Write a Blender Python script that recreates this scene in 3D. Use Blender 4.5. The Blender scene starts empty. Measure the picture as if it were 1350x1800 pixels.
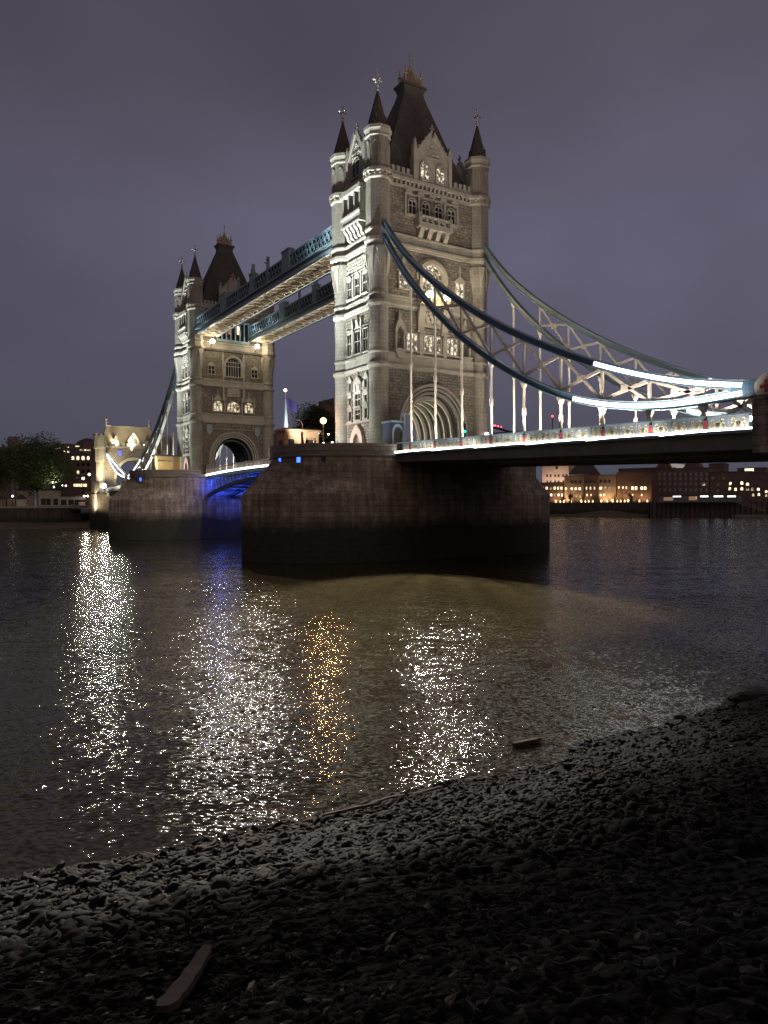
import bpy, math, random
import numpy as np
from mathutils import Vector, Matrix
random.seed(7)
rng = np.random.default_rng(11)
R_ = math.radians
scene = bpy.context.scene
COL = scene.collection

# ------------------------------------------------------------------ camera
CAM = np.array([95.118, -65.534, 7.615])
YAW, PITCH, ROLL, FPX = 0.5654068, -0.0089239, -0.0044274, 1294.72
def _basis():
    F = np.array([-math.cos(YAW)*math.cos(PITCH), math.sin(YAW)*math.cos(PITCH), math.sin(PITCH)])
    R = np.array([math.sin(YAW), math.cos(YAW), 0.0]); U = np.cross(R, F)
    return F, math.cos(ROLL)*R + math.sin(ROLL)*U, -math.sin(ROLL)*R + math.cos(ROLL)*U
CF, CR, CU = _basis()
cam_d = bpy.data.cameras.new("camera"); cam = bpy.data.objects.new("camera", cam_d); COL.objects.link(cam)
cam_d.sensor_fit = 'VERTICAL'; cam_d.sensor_height = 36.0; cam_d.lens = 36.0*FPX/1800.0
cam_d.clip_start = 0.1; cam_d.clip_end = 6000
cam.matrix_world = Matrix(((CR[0], CU[0], -CF[0], CAM[0]), (CR[1], CU[1], -CF[1], CAM[1]), (CR[2], CU[2], -CF[2], CAM[2]), (0, 0, 0, 1)))
scene.camera = cam
scene.render.resolution_x = 768; scene.render.resolution_y = 1024
scene.cycles.use_denoising = True
try: scene.cycles.denoising_prefilter = 'NONE'
except Exception: pass
scene.cycles.max_bounces = 5; scene.cycles.diffuse_bounces = 2; scene.cycles.glossy_bounces = 3
scene.cycles.caustics_reflective = False; scene.cycles.caustics_refractive = False
scene.cycles.sample_clamp_indirect = 6.0; scene.cycles.sample_clamp_direct = 120.0
scene.view_settings.view_transform = 'Standard'; scene.view_settings.look = 'None'
scene.view_settings.exposure = 0.0; scene.view_settings.gamma = 1.0

# ------------------------------------------------------------------ night sky
world = bpy.data.worlds.new("World"); scene.world = world; world.use_nodes = True
def build_world():
    nt = world.node_tree; N = nt.nodes; L = nt.links
    bg = N["Background"]
    tc = N.new("ShaderNodeTexCoord")
    sep = N.new("ShaderNodeSeparateXYZ"); L.new(tc.outputs["Generated"], sep.inputs[0])
    ramp = N.new("ShaderNodeValToRGB"); cr = ramp.color_ramp
    cr.elements[0].position = 0.0; cr.elements[0].color = (0.060, 0.060, 0.083, 1)
    cr.elements[1].position = 0.62; cr.elements[1].color = (0.066, 0.058, 0.078, 1)
    for p, c in ((0.10, (0.068, 0.066, 0.092, 1)), (0.22, (0.086, 0.081, 0.119, 1)), (0.36, (0.092, 0.085, 0.126, 1)), (0.47, (0.078, 0.069, 0.097, 1))):
        e = cr.elements.new(p); e.color = c
    L.new(sep.outputs[2], ramp.inputs[0])
    mp = N.new("ShaderNodeMapping"); mp.inputs["Scale"].default_value = (1.6, 1.6, 3.0)
    L.new(tc.outputs["Generated"], mp.inputs[0])
    nz = N.new("ShaderNodeTexNoise"); nz.inputs["Scale"].default_value = 1.3; nz.inputs["Detail"].default_value = 3; nz.inputs["Roughness"].default_value = .45
    L.new(mp.outputs[0], nz.inputs["Vector"])
    mr = N.new("ShaderNodeMapRange"); mr.inputs[1].default_value = .28; mr.inputs[2].default_value = .72; mr.inputs[3].default_value = .80; mr.inputs[4].default_value = 1.24
    L.new(nz.outputs["Fac"], mr.inputs[0])
    mul = N.new("ShaderNodeVectorMath"); mul.operation = 'SCALE'
    L.new(ramp.outputs[0], mul.inputs[0]); L.new(mr.outputs[0], mul.inputs["Scale"])
    # brighter to the right of the bridge, glow of the city low in the sky behind the viewer
    dr = N.new("ShaderNodeVectorMath"); dr.operation = 'DOT_PRODUCT'; dr.inputs[1].default_value = (-0.45, 0.84, 0.30)
    L.new(tc.outputs["Generated"], dr.inputs[0])
    mr2 = N.new("ShaderNodeMapRange"); mr2.inputs[1].default_value = .35; mr2.inputs[2].default_value = 1.0; mr2.inputs[3].default_value = .86; mr2.inputs[4].default_value = 1.30
    L.new(dr.outputs["Value"], mr2.inputs[0])
    mul2 = N.new("ShaderNodeVectorMath"); mul2.operation = 'SCALE'
    L.new(mul.outputs[0], mul2.inputs[0]); L.new(mr2.outputs[0], mul2.inputs["Scale"])
    dg = N.new("ShaderNodeVectorMath"); dg.operation = 'DOT_PRODUCT'; dg.inputs[1].default_value = (0.93, -0.25, 0.26)
    L.new(tc.outputs["Generated"], dg.inputs[0])
    mr3 = N.new("ShaderNodeMapRange"); mr3.interpolation_type = 'SMOOTHSTEP'; mr3.inputs[1].default_value = .45; mr3.inputs[2].default_value = 1.0; mr3.inputs[3].default_value = 0; mr3.inputs[4].default_value = 1
    L.new(dg.outputs["Value"], mr3.inputs[0])
    glow = N.new("ShaderNodeVectorMath"); glow.operation = 'SCALE'; glow.inputs[0].default_value = (0.30, 0.205, 0.14)
    L.new(mr3.outputs[0], glow.inputs["Scale"])
    add = N.new("ShaderNodeVectorMath"); add.operation = 'ADD'
    L.new(mul2.outputs[0], add.inputs[0]); L.new(glow.outputs[0], add.inputs[1])
    L.new(add.outputs[0], bg.inputs["Color"]); bg.inputs["Strength"].default_value = 1.0
build_world()

# ------------------------------------------------------------------ helpers
def tag(o, label=None, cat=None, group=None, kind=None):
    if label: o["label"] = label
    if cat: o["category"] = cat
    if group: o["group"] = group
    if kind: o["kind"] = kind
    return o
def thing(name, label, cat, loc=(0, 0, 0), group=None):
    o = bpy.data.objects.new(name, None); COL.objects.link(o); o.location = loc; o.empty_display_size = .5
    return tag(o, label, cat, group)
def root_loc(o):
    v = Vector((0, 0, 0))
    while o is not None: v = v + o.location; o = o.parent
    return v
def copy_tree(o, parent=None, loc=None, rz=None, label=None, group=None):
    c = o.copy(); COL.objects.link(c)
    if parent is not None: c.parent = parent
    if loc is not None: c.location = loc
    if rz is not None: c.rotation_euler = (0, 0, rz)
    if label: c["label"] = label
    if group: c["group"] = group
    for ch in list(o.children): copy_tree(ch, c)
    return c
class MB:
    def __init__(s, xf=None): s.v = []; s.f = []; s.uv = []; s.sm = []; s.xf = xf
    def add(s, vs, fs, uvs=None, smooth=False):
        b = len(s.v)
        s.v += [s.xf(*p) for p in vs] if s.xf else [tuple(p) for p in vs]
        for i, f in enumerate(fs):
            s.f.append([k+b for k in f]); s.uv.append(uvs[i] if uvs else None); s.sm.append(smooth)
        return s
    def box(s, x0, x1, y0, y1, z0, z1):
        v = [(x0,y0,z0),(x1,y0,z0),(x1,y1,z0),(x0,y1,z0),(x0,y0,z1),(x1,y0,z1),(x1,y1,z1),(x0,y1,z1)]
        return s.add(v, [(0,3,2,1),(4,5,6,7),(0,1,5,4),(1,2,6,5),(2,3,7,6),(3,0,4,7)])
    def taper(s, a, b, z0, z1):   # a, b = (x0,x1,y0,y1) rectangles at z0 and z1
        v = [(a[0],a[2],z0),(a[1],a[2],z0),(a[1],a[3],z0),(a[0],a[3],z0),(b[0],b[2],z1),(b[1],b[2],z1),(b[1],b[3],z1),(b[0],b[3],z1)]
        return s.add(v, [(0,3,2,1),(4,5,6,7),(0,1,5,4),(1,2,6,5),(2,3,7,6),(3,0,4,7)])
    def prism(s, poly, a, b, order='uzw'):   # polygon in (u,z) extruded along w from a to b
        n = len(poly)
        g = (lambda u, z, w: (u, w, z)) if order == 'uzw' else ((lambda u, z, w: (w, u, z)) if order == 'yz' else (lambda u, z, w: (u, z, w)))
        v = [g(p[0], p[1], a) for p in poly] + [g(p[0], p[1], b) for p in poly]
        fs = [tuple(range(n)), tuple(range(2*n-1, n-1, -1))] + [(i, n+i, n+(i+1) % n, (i+1) % n) for i in range(n)]
        return s.add(v, fs)
    def strip(s, inner, outer, a, b, closed=False, order='uzw'):  # band between two outlines (u,z), extruded w a..b
        g = (lambda u, z, w: (u, w, z)) if order == 'uzw' else (lambda u, z, w: (w, u, z))
        n = len(inner); m = n if closed else n-1
        v = [g(*p, a) for p in inner]+[g(*p, a) for p in outer]+[g(*p, b) for p in inner]+[g(*p, b) for p in outer]
        fs = []
        for i in range(m):
            j = (i+1) % n
            fs += [(i, j, n+j, n+i), (2*n+i, 3*n+i, 3*n+j, 2*n+j), (i, 2*n+i, 2*n+j, j), (n+i, n+j, 3*n+j, 3*n+i)]
        if not closed: fs += [(0, n, 3*n, 2*n), (n-1, 3*n-1, 4*n-1, 2*n-1)]
        return s.add(v, fs)
    def lathe(s, prof, c, n=16, phase=0.0, smooth=False, caps=True):
        v = []; fs = []; uv = []
        for (r, z) in prof:
            for k in range(n):
                a = phase+2*math.pi*k/n; v.append((c[0]+r*math.cos(a), c[1]+r*math.sin(a), c[2]+z))
        rr = max(p[0] for p in prof)
        for i in range(len(prof)-1):
            for k in range(n):
                l = (k+1) % n; fs.append((i*n+k, i*n+l, (i+1)*n+l, (i+1)*n+k))
                u0 = rr*2*math.pi*k/n; u1 = rr*2*math.pi*(k+1)/n
                uv.append(((u0, prof[i][1]+c[2]), (u1, prof[i][1]+c[2]), (u1, prof[i+1][1]+c[2]), (u0, prof[i+1][1]+c[2])))
        if caps:
            fs += [tuple(range(n-1, -1, -1)), tuple((len(prof)-1)*n+k for k in range(n))]; uv += [None, None]
        b = len(s.f); s.add(v, fs, uv, smooth)
        if smooth and caps: s.sm[-1] = s.sm[-2] = False
        return s
    def sphere(s, c, r, n=12, m=8, sz=1.0):
        return s.lathe([(max(r*math.sin(math.pi*i/m), 1e-3), -r*sz*math.cos(math.pi*i/m)) for i in range(m+1)], c, n, smooth=True)
    def tube(s, pts, r, n=8, smooth=True):
        pts = [Vector(p) for p in pts]; rs = r if isinstance(r, (list, tuple)) else [r]*len(pts)
        v = []; fs = []; up = None
        for i, p in enumerate(pts):
            t = (pts[min(i+1, len(pts)-1)]-pts[max(i-1, 0)]).normalized()
            if up is None: up = Vector((0, 0, 1)) if abs(t.z) < .9 else Vector((1, 0, 0))
            a = t.cross(up).normalized(); b = a.cross(t).normalized(); up = b
            for k in range(n):
                q = p+(a*math.cos(2*math.pi*k/n)+b*math.sin(2*math.pi*k/n))*rs[i]; v.append(tuple(q))
        for i in range(len(pts)-1):
            for k in range(n): l = (k+1) % n; fs.append((i*n+k, i*n+l, (i+1)*n+l, (i+1)*n+k))
        fs += [tuple(range(n-1, -1, -1)), tuple((len(pts)-1)*n+k for k in range(n))]
        return s.add(v, fs, None, smooth)
    def beam(s, pts, w, h, side=(0, 1, 0)):   # rectangular section swept along pts; w along side, h across
        pts = [Vector(p) for p in pts]; sd = Vector(side); v = []; fs = []
        for i, p in enumerate(pts):
            t = (pts[min(i+1, len(pts)-1)]-pts[max(i-1, 0)]).normalized()
            up = t.cross(sd).normalized()
            hh = h[i] if isinstance(h, (list, tuple)) else h
            for a, b in ((-1, -1), (1, -1), (1, 1), (-1, 1)): v.append(tuple(p+sd*(a*w/2)+up*(b*hh/2)))
        for i in range(len(pts)-1):
            for k in range(4): l = (k+1) % 4; fs.append((i*4+k, i*4+l, (i+1)*4+l, (i+1)*4+k))
        e = (len(pts)-1)*4
        fs += [(3, 2, 1, 0), (e, e+1, e+2, e+3)]
        return s.add(v, fs)
    def build(s, name, mat, parent=None, label=None):
        me = bpy.data.meshes.new(name)
        off = root_loc(parent) if parent is not None else Vector((0, 0, 0))
        vs = [(p[0]-off.x, p[1]-off.y, p[2]-off.z) for p in s.v]
        me.from_pydata(vs, [], s.f); me.validate(clean_customdata=False)
        if len(me.polygons) == len(s.f):
            me.polygons.foreach_set("use_smooth", s.sm)
            uvl = me.uv_layers.new(name="UVMap"); me.update()
            for p in me.polygons:
                g = s.uv[p.index]
                if g is None:
                    n = p.normal
                    if abs(n.z) > .8: g = [(s.v[me.loops[li].vertex_index][0], s.v[me.loops[li].vertex_index][1]) for li in p.loop_indices]
                    elif abs(n.x) > abs(n.y): g = [(s.v[me.loops[li].vertex_index][1], s.v[me.loops[li].vertex_index][2]) for li in p.loop_indices]
                    else: g = [(s.v[me.loops[li].vertex_index][0], s.v[me.loops[li].vertex_index][2]) for li in p.loop_indices]
                for li, c in zip(p.loop_indices, g): uvl.data[li].uv = c
        me.materials.append(mat)
        o = bpy.data.objects.new(name, me); COL.objects.link(o)
        if parent is not None: o.parent = parent
        if label: o["label"] = label
        return o
def ell(hw, z0, zt, n=20, cu=0.0, p=2.0):   # half ellipse outline from left to right
    out = []
    for i in range(n+1):
        a = math.pi*(1-i/n); c = math.cos(a); q = math.sin(a)
        out.append((cu+hw*math.copysign(abs(c)**(2/p), c), z0+(zt-z0)*abs(q)**(2/p)))
    return out
def gothic(hw, z0, zt, n=8, cu=0.0):        # pointed arch outline, left springing to right springing
    h = zt-z0; Rr = (h*h+hw*hw)/(2*hw); out = []
    amax = math.asin(min(1, h/Rr))
    for i in range(n+1):
        a = amax*i/n; out.append((cu-hw+Rr-Rr*math.cos(a), z0+Rr*math.sin(a)))
    return out+[(2*cu-u, z) for u, z in reversed(out[:-1])]

# ------------------------------------------------------------------ materials
def mat(name, color, rough=.7, metal=0.0, emit=None, es=0.0, noise=None, bump=None, spec=.5):
    m = bpy.data.materials.new(name); m.use_nodes = True; nt = m.node_tree; b = nt.nodes["Principled BSDF"]
    b.inputs["Base Color"].default_value = (*color, 1); b.inputs["Roughness"].default_value = rough; b.inputs["Metallic"].default_value = metal
    b.inputs["Specular IOR Level"].default_value = spec
    if emit: b.inputs["Emission Color"].default_value = (*emit, 1); b.inputs["Emission Strength"].default_value = es
    tc = None
    if noise or bump: tc = nt.nodes.new("ShaderNodeTexCoord")
    if noise:      # (scale, amount)
        nz = nt.nodes.new("ShaderNodeTexNoise"); nz.inputs["Scale"].default_value = noise[0]; nz.inputs["Detail"].default_value = 5; nz.inputs["Roughness"].default_value = .65
        nt.links.new(tc.outputs["Object"], nz.inputs["Vector"])
        mr = nt.nodes.new("ShaderNodeMapRange"); mr.inputs[1].default_value = .25; mr.inputs[2].default_value = .75; mr.inputs[3].default_value = 1-noise[1]; mr.inputs[4].default_value = 1+noise[1]
        nt.links.new(nz.outputs["Fac"], mr.inputs[0])
        sc = nt.nodes.new("ShaderNodeVectorMath"); sc.operation = 'SCALE'; sc.inputs[0].default_value = color
        nt.links.new(mr.outputs[0], sc.inputs["Scale"]); nt.links.new(sc.outputs[0], b.inputs["Base Color"])
    if bump:       # (scale, distance)
        nb = nt.nodes.new("ShaderNodeTexNoise"); nb.inputs["Scale"].default_value = bump[0]; nb.inputs["Detail"].default_value = 4
        nt.links.new(tc.outputs["Object"], nb.inputs["Vector"])
        bp = nt.nodes.new("ShaderNodeBump"); bp.inputs["Distance"].default_value = bump[1]; bp.inputs["Strength"].default_value = 1
        nt.links.new(nb.outputs["Fac"], bp.inputs["Height"]); nt.links.new(bp.outputs[0], b.inputs["Normal"])
    return m
def masonry(name, c1, c2, mortar, bw, bh, ms=.02, bump=.03, rough_noise=.0, tide=None, var=.25, stain=.25):
    m = bpy.data.materials.new(name); m.use_nodes = True; nt = m.node_tree; N = nt.nodes; L = nt.links; b = N["Principled BSDF"]
    b.inputs["Roughness"].default_value = .85; b.inputs["Specular IOR Level"].default_value = .25
    uv = N.new("ShaderNodeUVMap"); tc = N.new("ShaderNodeTexCoord")
    br = N.new("ShaderNodeTexBrick"); L.new(uv.outputs[0], br.inputs["Vector"])
    br.inputs["Scale"].default_value = 1.0; br.inputs["Brick Width"].default_value = bw; br.inputs["Row Height"].default_value = bh; br.inputs["Mortar Size"].default_value = ms; br.inputs["Mortar Smooth"].default_value = .3
    br.inputs["Color1"].default_value = (*c1, 1); br.inputs["Color2"].default_value = (*c2, 1); br.inputs["Mortar"].default_value = (*mortar, 1)
    nz = N.new("ShaderNodeTexNoise"); nz.inputs["Scale"].default_value = .35; nz.inputs["Detail"].default_value = 6; nz.inputs["Roughness"].default_value = .7
    L.new(tc.outputs["Object"], nz.inputs["Vector"])
    mr = N.new("ShaderNodeMapRange"); mr.inputs[1].default_value = .3; mr.inputs[2].default_value = .7; mr.inputs[3].default_value = 1-stain; mr.inputs[4].default_value = 1+stain*.6
    L.new(nz.outputs["Fac"], mr.inputs[0])
    n2 = N.new("ShaderNodeTexNoise"); n2.inputs["Scale"].default_value = 3.0; n2.inputs["Detail"].default_value = 4; L.new(tc.outputs["Object"], n2.inputs["Vector"])
    mr2 = N.new("ShaderNodeMapRange"); mr2.inputs[1].default_value = .3; mr2.inputs[2].default_value = .7; mr2.inputs[3].default_value = 1-var; mr2.inputs[4].default_value = 1+var
    L.new(n2.outputs["Fac"], mr2.inputs[0])
    mu = N.new("ShaderNodeMath"); mu.operation = 'MULTIPLY'; L.new(mr.outputs[0], mu.inputs[0]); L.new(mr2.outputs[0], mu.inputs[1])
    sc = N.new("ShaderNodeVectorMath"); sc.operation = 'SCALE'; L.new(br.outputs["Color"], sc.inputs[0]); L.new(mu.outputs[0], sc.inputs["Scale"])
    out = sc.outputs[0]
    if tide:      # vertical run-off streaks on the wet stone
        mp = N.new("ShaderNodeMapping"); mp.inputs["Scale"].default_value = (1.1, 1.1, .07); L.new(tc.outputs["Object"], mp.inputs[0])
        n4 = N.new("ShaderNodeTexNoise"); n4.inputs["Scale"].default_value = 1.3; n4.inputs["Detail"].default_value = 5; L.new(mp.outputs[0], n4.inputs["Vector"])
        m4 = N.new("ShaderNodeMapRange"); m4.inputs[1].default_value = .35; m4.inputs[2].default_value = .65; m4.inputs[3].default_value = .62; m4.inputs[4].default_value = 1.15; L.new(n4.outputs["Fac"], m4.inputs[0])
        s4 = N.new("ShaderNodeVectorMath"); s4.operation = 'SCALE'; L.new(out, s4.inputs[0]); L.new(m4.outputs[0], s4.inputs["Scale"]); out = s4.outputs[0]
    if tide:      # dark weed below the high water mark (world height)
        gm = N.new("ShaderNodeNewGeometry"); sp = N.new("ShaderNodeSeparateXYZ"); L.new(gm.outputs["Position"], sp.inputs[0])
        n3 = N.new("ShaderNodeTexNoise"); n3.inputs["Scale"].default_value = .5; n3.inputs["Detail"].default_value = 5; L.new(gm.outputs["Position"], n3.inputs["Vector"])
        ma = N.new("ShaderNodeMath"); ma.operation = 'MULTIPLY_ADD'; L.new(n3.outputs["Fac"], ma.inputs[0]); ma.inputs[1].default_value = 2.6; L.new(sp.outputs[2], ma.inputs[2])
        st = N.new("ShaderNodeMapRange"); st.inputs[1].default_value = tide-.3; st.inputs[2].default_value = tide+1.9; L.new(ma.outputs[0], st.inputs[0])
        mx = N.new("ShaderNodeMix"); mx.data_type = 'RGBA'; L.new(st.outputs[0], mx.inputs["Factor"])
        wd = N.new("ShaderNodeVectorMath"); wd.operation = 'SCALE'; wd.inputs[0].default_value = (.050, .049, .037); L.new(mr2.outputs[0], wd.inputs["Scale"])
        L.new(wd.outputs[0], mx.inputs[6]); L.new(out, mx.inputs[7]); out = mx.outputs[2]
    L.new(out, b.inputs["Base Color"])
    hm = N.new("ShaderNodeMath"); hm.operation = 'MULTIPLY_ADD'; L.new(n2.outputs["Fac"], hm.inputs[0]); hm.inputs[1].default_value = rough_noise
    inv = N.new("ShaderNodeMath"); inv.operation = 'SUBTRACT'; inv.inputs[0].default_value = 1; L.new(br.outputs["Fac"], inv.inputs[1]); L.new(inv.outputs[0], hm.inputs[2])
    bp = N.new("ShaderNodeBump"); bp.inputs["Distance"].default_value = bump; L.new(hm.outputs[0], bp.inputs["Height"]); L.new(bp.outputs[0], b.inputs["Normal"])
    return m
def lit_mat(name, col, strength, scale=1.2, lo=.42, hi=.55):   # lit window: bright patches of a lit interior
    m = bpy.data.materials.new(name); m.use_nodes = True; nt = m.node_tree; N = nt.nodes; L = nt.links; b = N["Principled BSDF"]
    b.inputs["Base Color"].default_value = (.02, .02, .02, 1); b.inputs["Roughness"].default_value = .3; b.inputs["Emission Color"].default_value = (*col, 1)
    tc = N.new("ShaderNodeTexCoord"); nz = N.new("ShaderNodeTexNoise"); nz.inputs["Scale"].default_value = scale; nz.inputs["Detail"].default_value = 2
    L.new(tc.outputs["Object"], nz.inputs["Vector"])
    mr = N.new("ShaderNodeMapRange"); mr.inputs[1].default_value = lo; mr.inputs[2].default_value = hi; mr.inputs[3].default_value = .08*strength; mr.inputs[4].default_value = strength
    L.new(nz.outputs["Fac"], mr.inputs[0]); L.new(mr.outputs[0], b.inputs["Emission Strength"])
    return m
M = dict(
    granite=masonry("rock faced granite", (.272, .246, .215), (.20, .182, .16), (.115, .106, .095), .95, .42, .035, .10, 1.2, var=.4),
    ashlar=masonry("turret ashlar", (.335, .318, .285), (.30, .283, .252), (.19, .18, .16), 1.1, .55, .02, .02, .25, var=.12),
    stone=mat("portland stone", (.365, .345, .31), .8, noise=(.8, .22), bump=(5, .02)),
    pinkstone=mat("pink stone", (.46, .36, .31), .8, noise=(.8, .2)),
    pier=masonry("pier granite", (.385, .32, .26), (.275, .225, .185), (.165, .138, .115), 2.3, .76, .03, .05, .6, tide=5.9, var=.22, stain=.4),
    piercope=masonry("pier coping granite", (.29, .25, .22), (.25, .215, .19), (.10, .09, .08), 2.6, .6, .03, .04, .3, var=.15),
    slate=masonry("slate roof", (.135, .125, .118), (.112, .104, .099), (.025, .024, .024), .45, .3, .03, .02, .1, var=.2),
    lead=mat("lead grey", (.10, .095, .09), .6, noise=(2, .2)),
    gilt=mat("gilded iron", (.46, .35, .23), .5, .4),
    whitegilt=mat("pale finial metal", (.62, .60, .55), .4, .3),
    glass=mat("dark window glass", (.012, .013, .016), .12),
    lit=lit_mat("lit tower window", (1.0, .88, .66), 1.15, 1.9, .47, .6),
    litwarm=lit_mat("lit window warm", (1.0, .78, .46), 2.4, .5, .3, .5),
    litred=lit_mat("lit window red", (1.0, .30, .22), 1.0, .5, .3, .5),
    litpale=mat("bright lit window", (.5, .5, .5), .5, emit=(1.0, .84, .58), es=1.5),
    blue=mat("blue bridge paint", (.06, .125, .20), .42, noise=(.6, .25)),
    paleblue=mat("pale blue bridge paint", (.24, .33, .38), .45, noise=(.9, .15)),
    walkgrey=mat("blue grey walkway paint", (.30, .31, .30), .5, noise=(.7, .2)),
    white=mat("white bridge paint", (.78, .72, .64), .5, noise=(.9, .15)),
    goldpaint=mat("gold scroll paint", (.94, .87, .64), .45),
    panelgrey=mat("grey parapet panel", (.33, .385, .44), .55),
    red=mat("red shield paint", (.42, .07, .08), .5),
    darksteel=mat("dark girder steel", (.17, .165, .14), .6, noise=(.5, .3)),
    led=mat("white led strip", (.8, .8, .8), .5, emit=(1.0, .97, .90), es=5.0),
    ledcool=mat("cool white led strip", (.8, .8, .8), .5, emit=(.86, .95, 1.0), es=5.0),
    lamp=mat("warm white lamp glass", (.9, .9, .9), .4, emit=(1.0, .82, .55), es=14),
    lampwhite=mat("white lamp glass", (.9, .9, .9), .4, emit=(1.0, .90, .74), es=8),
    sodium=mat("sodium lamp glass", (.9, .9, .9), .4, emit=(1.0, .52, .16), es=9),
    bluelamp=mat("blue lamp glass", (.2, .2, .9), .4, emit=(.03, .10, 1.0), es=5),
    redlamp=mat("red lamp glass", (.9, .2, .2), .4, emit=(1.0, .06, .10), es=5),
    greenlamp=mat("green lamp glass", (.2, .9, .5), .4, emit=(.0, .9, .5), es=5),
    black=mat("black paint", (.02, .02, .022), .5),
    tarmac=mat("asphalt road", (.05, .05, .05), .9),
    teal=mat("dark teal steel", (.045, .075, .075), .5),
    bluebooth=mat("dark blue booth paint", (.02, .035, .12), .4),
    orangewall=mat("rendered cabin wall", (.46, .27, .15), .85, noise=(1.2, .15)),
    yellowwall=mat("yellow brick hut wall", (.55, .38, .16), .85, noise=(1.2, .2)),
    bark=mat("tree bark", (.05, .04, .03), .9),
    leaf=mat("tree foliage", (.085, .120, .042), .7, noise=(.35, .5)),
    darkleaf=mat("dark tree foliage", (.040, .045, .025), .8, noise=(.3, .5)),
    wood=mat("weathered driftwood", (.075, .058, .041), .85, noise=(4, .3), bump=(12, .01)),
    rock=mat("wet dark rock", (.014, .016, .010), .85, noise=(2, .4), bump=(4, .05)),
    cloth=mat("dark clothes", (.03, .03, .035), .9),
    skin=mat("skin", (.35, .22, .16), .6),
)
def put_emit(m):  # strips and lamps keep their light out of the diffuse colour
    return m

def spot(name, loc, target, power, color, angle, blend=.6, radius=.25):
    d = bpy.data.lights.new(name, 'SPOT'); d.energy = power; d.color = color; d.spot_size = R_(angle); d.spot_blend = blend; d.shadow_soft_size = radius
    o = bpy.data.objects.new(name, d); COL.objects.link(o); o.location = loc
    o.rotation_euler = (Vector(target)-Vector(loc)).to_track_quat('-Z', 'Y').to_euler(); return o
def point(name, loc, power, color, radius=.2):
    d = bpy.data.lights.new(name, 'POINT'); d.energy = power; d.color = color; d.shadow_soft_size = radius
    o = bpy.data.objects.new(name, d); COL.objects.link(o); o.location = loc; return o
def area(name, loc, target, sx, sy, power, color, spread=180, roll=None):
    d = bpy.data.lights.new(name, 'AREA'); d.shape = 'RECTANGLE'; d.size = sx; d.size_y = sy; d.energy = power; d.color = color; d.spread = R_(spread)
    o = bpy.data.objects.new(name, d); COL.objects.link(o); o.location = loc
    o.rotation_euler = (Vector(target)-Vector(loc)).to_track_quat('-Z', 'Y').to_euler(); return o

# ================================================================== towers
LX = -82.13          # far tower centre
ZB = 15.1            # platform level of the piers
def face_plus_x(x0, wall): return lambda u, w, z: (x0+wall+w, u, z)
def face_minus_y(x0, wall): return lambda u, w, z: (x0+u, -wall-w, z)
def face_minus_x(x0, wall): return lambda u, w, z: (x0-wall-w, -u, z)
def face_plus_y(x0, wall): return lambda u, w, z: (x0-u, wall+w, z)

def window(par, xf, u, hw, z0, z1, lights=2, head='gothic', pane='glass', proud=.16, transom=True, hood=False, sill=True, fm='stone'):
    fw = .16
    if head == 'gothic': top = gothic(hw, z1-hw*1.0, z1, 5, u)
    elif head == 'round': top = ell(hw, z1-hw, z1, 12, u)
    else: top = [(u-hw, z1), (u+hw, z1)]
    inner = [(u-hw, z0)]+top+[(u+hw, z0)]
    cz = (z0+z1)/2
    outer = [(u+(a-u)*(hw+fw)/hw, cz+(b-cz)*((z1-z0)/2+fw)/((z1-z0)/2)) for a, b in inner]
    f = MB(xf); f.strip(inner, outer, -.05, proud, closed=True)
    for k in range(1, lights):
        x = u-hw+2*hw*k/lights; f.box(x-.06, x+.06, 0, proud*.8, z0, z1-(0 if head == 'flat' else hw*.25))
    if transom: f.box(u-hw, u+hw, 0, proud*.75, z0+(z1-z0)*.55-.06, z0+(z1-z0)*.55+.06)
    if head != 'flat' and lights > 1:
        w = hw/lights
        for k in range(lights):
            c = u-hw+w*(2*k+1)
            zt = z1-hw*.55
            g = gothic(w*.92, zt-w*.8, zt, 4, c); f.strip(g, [(a+(a-c)*.12, b+.16) for a, b in g], .02, proud*.7)
    if sill: f.box(u-hw-.3, u+hw+.3, 0, proud+.14, z0-.3, z0-.1)
    if hood: f.prism([(u-hw-.35, z1+.15), (u+hw+.35, z1+.15), (u, z1+1.1)], 0, proud+.05)
    fo = f.build("window", M[fm], par)
    p = MB(xf); n = len(inner)
    p.add([(a, .03, b) for a, b in inner], [tuple(range(n))]); p.build("pane", M[pane], fo)
    return fo

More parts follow.
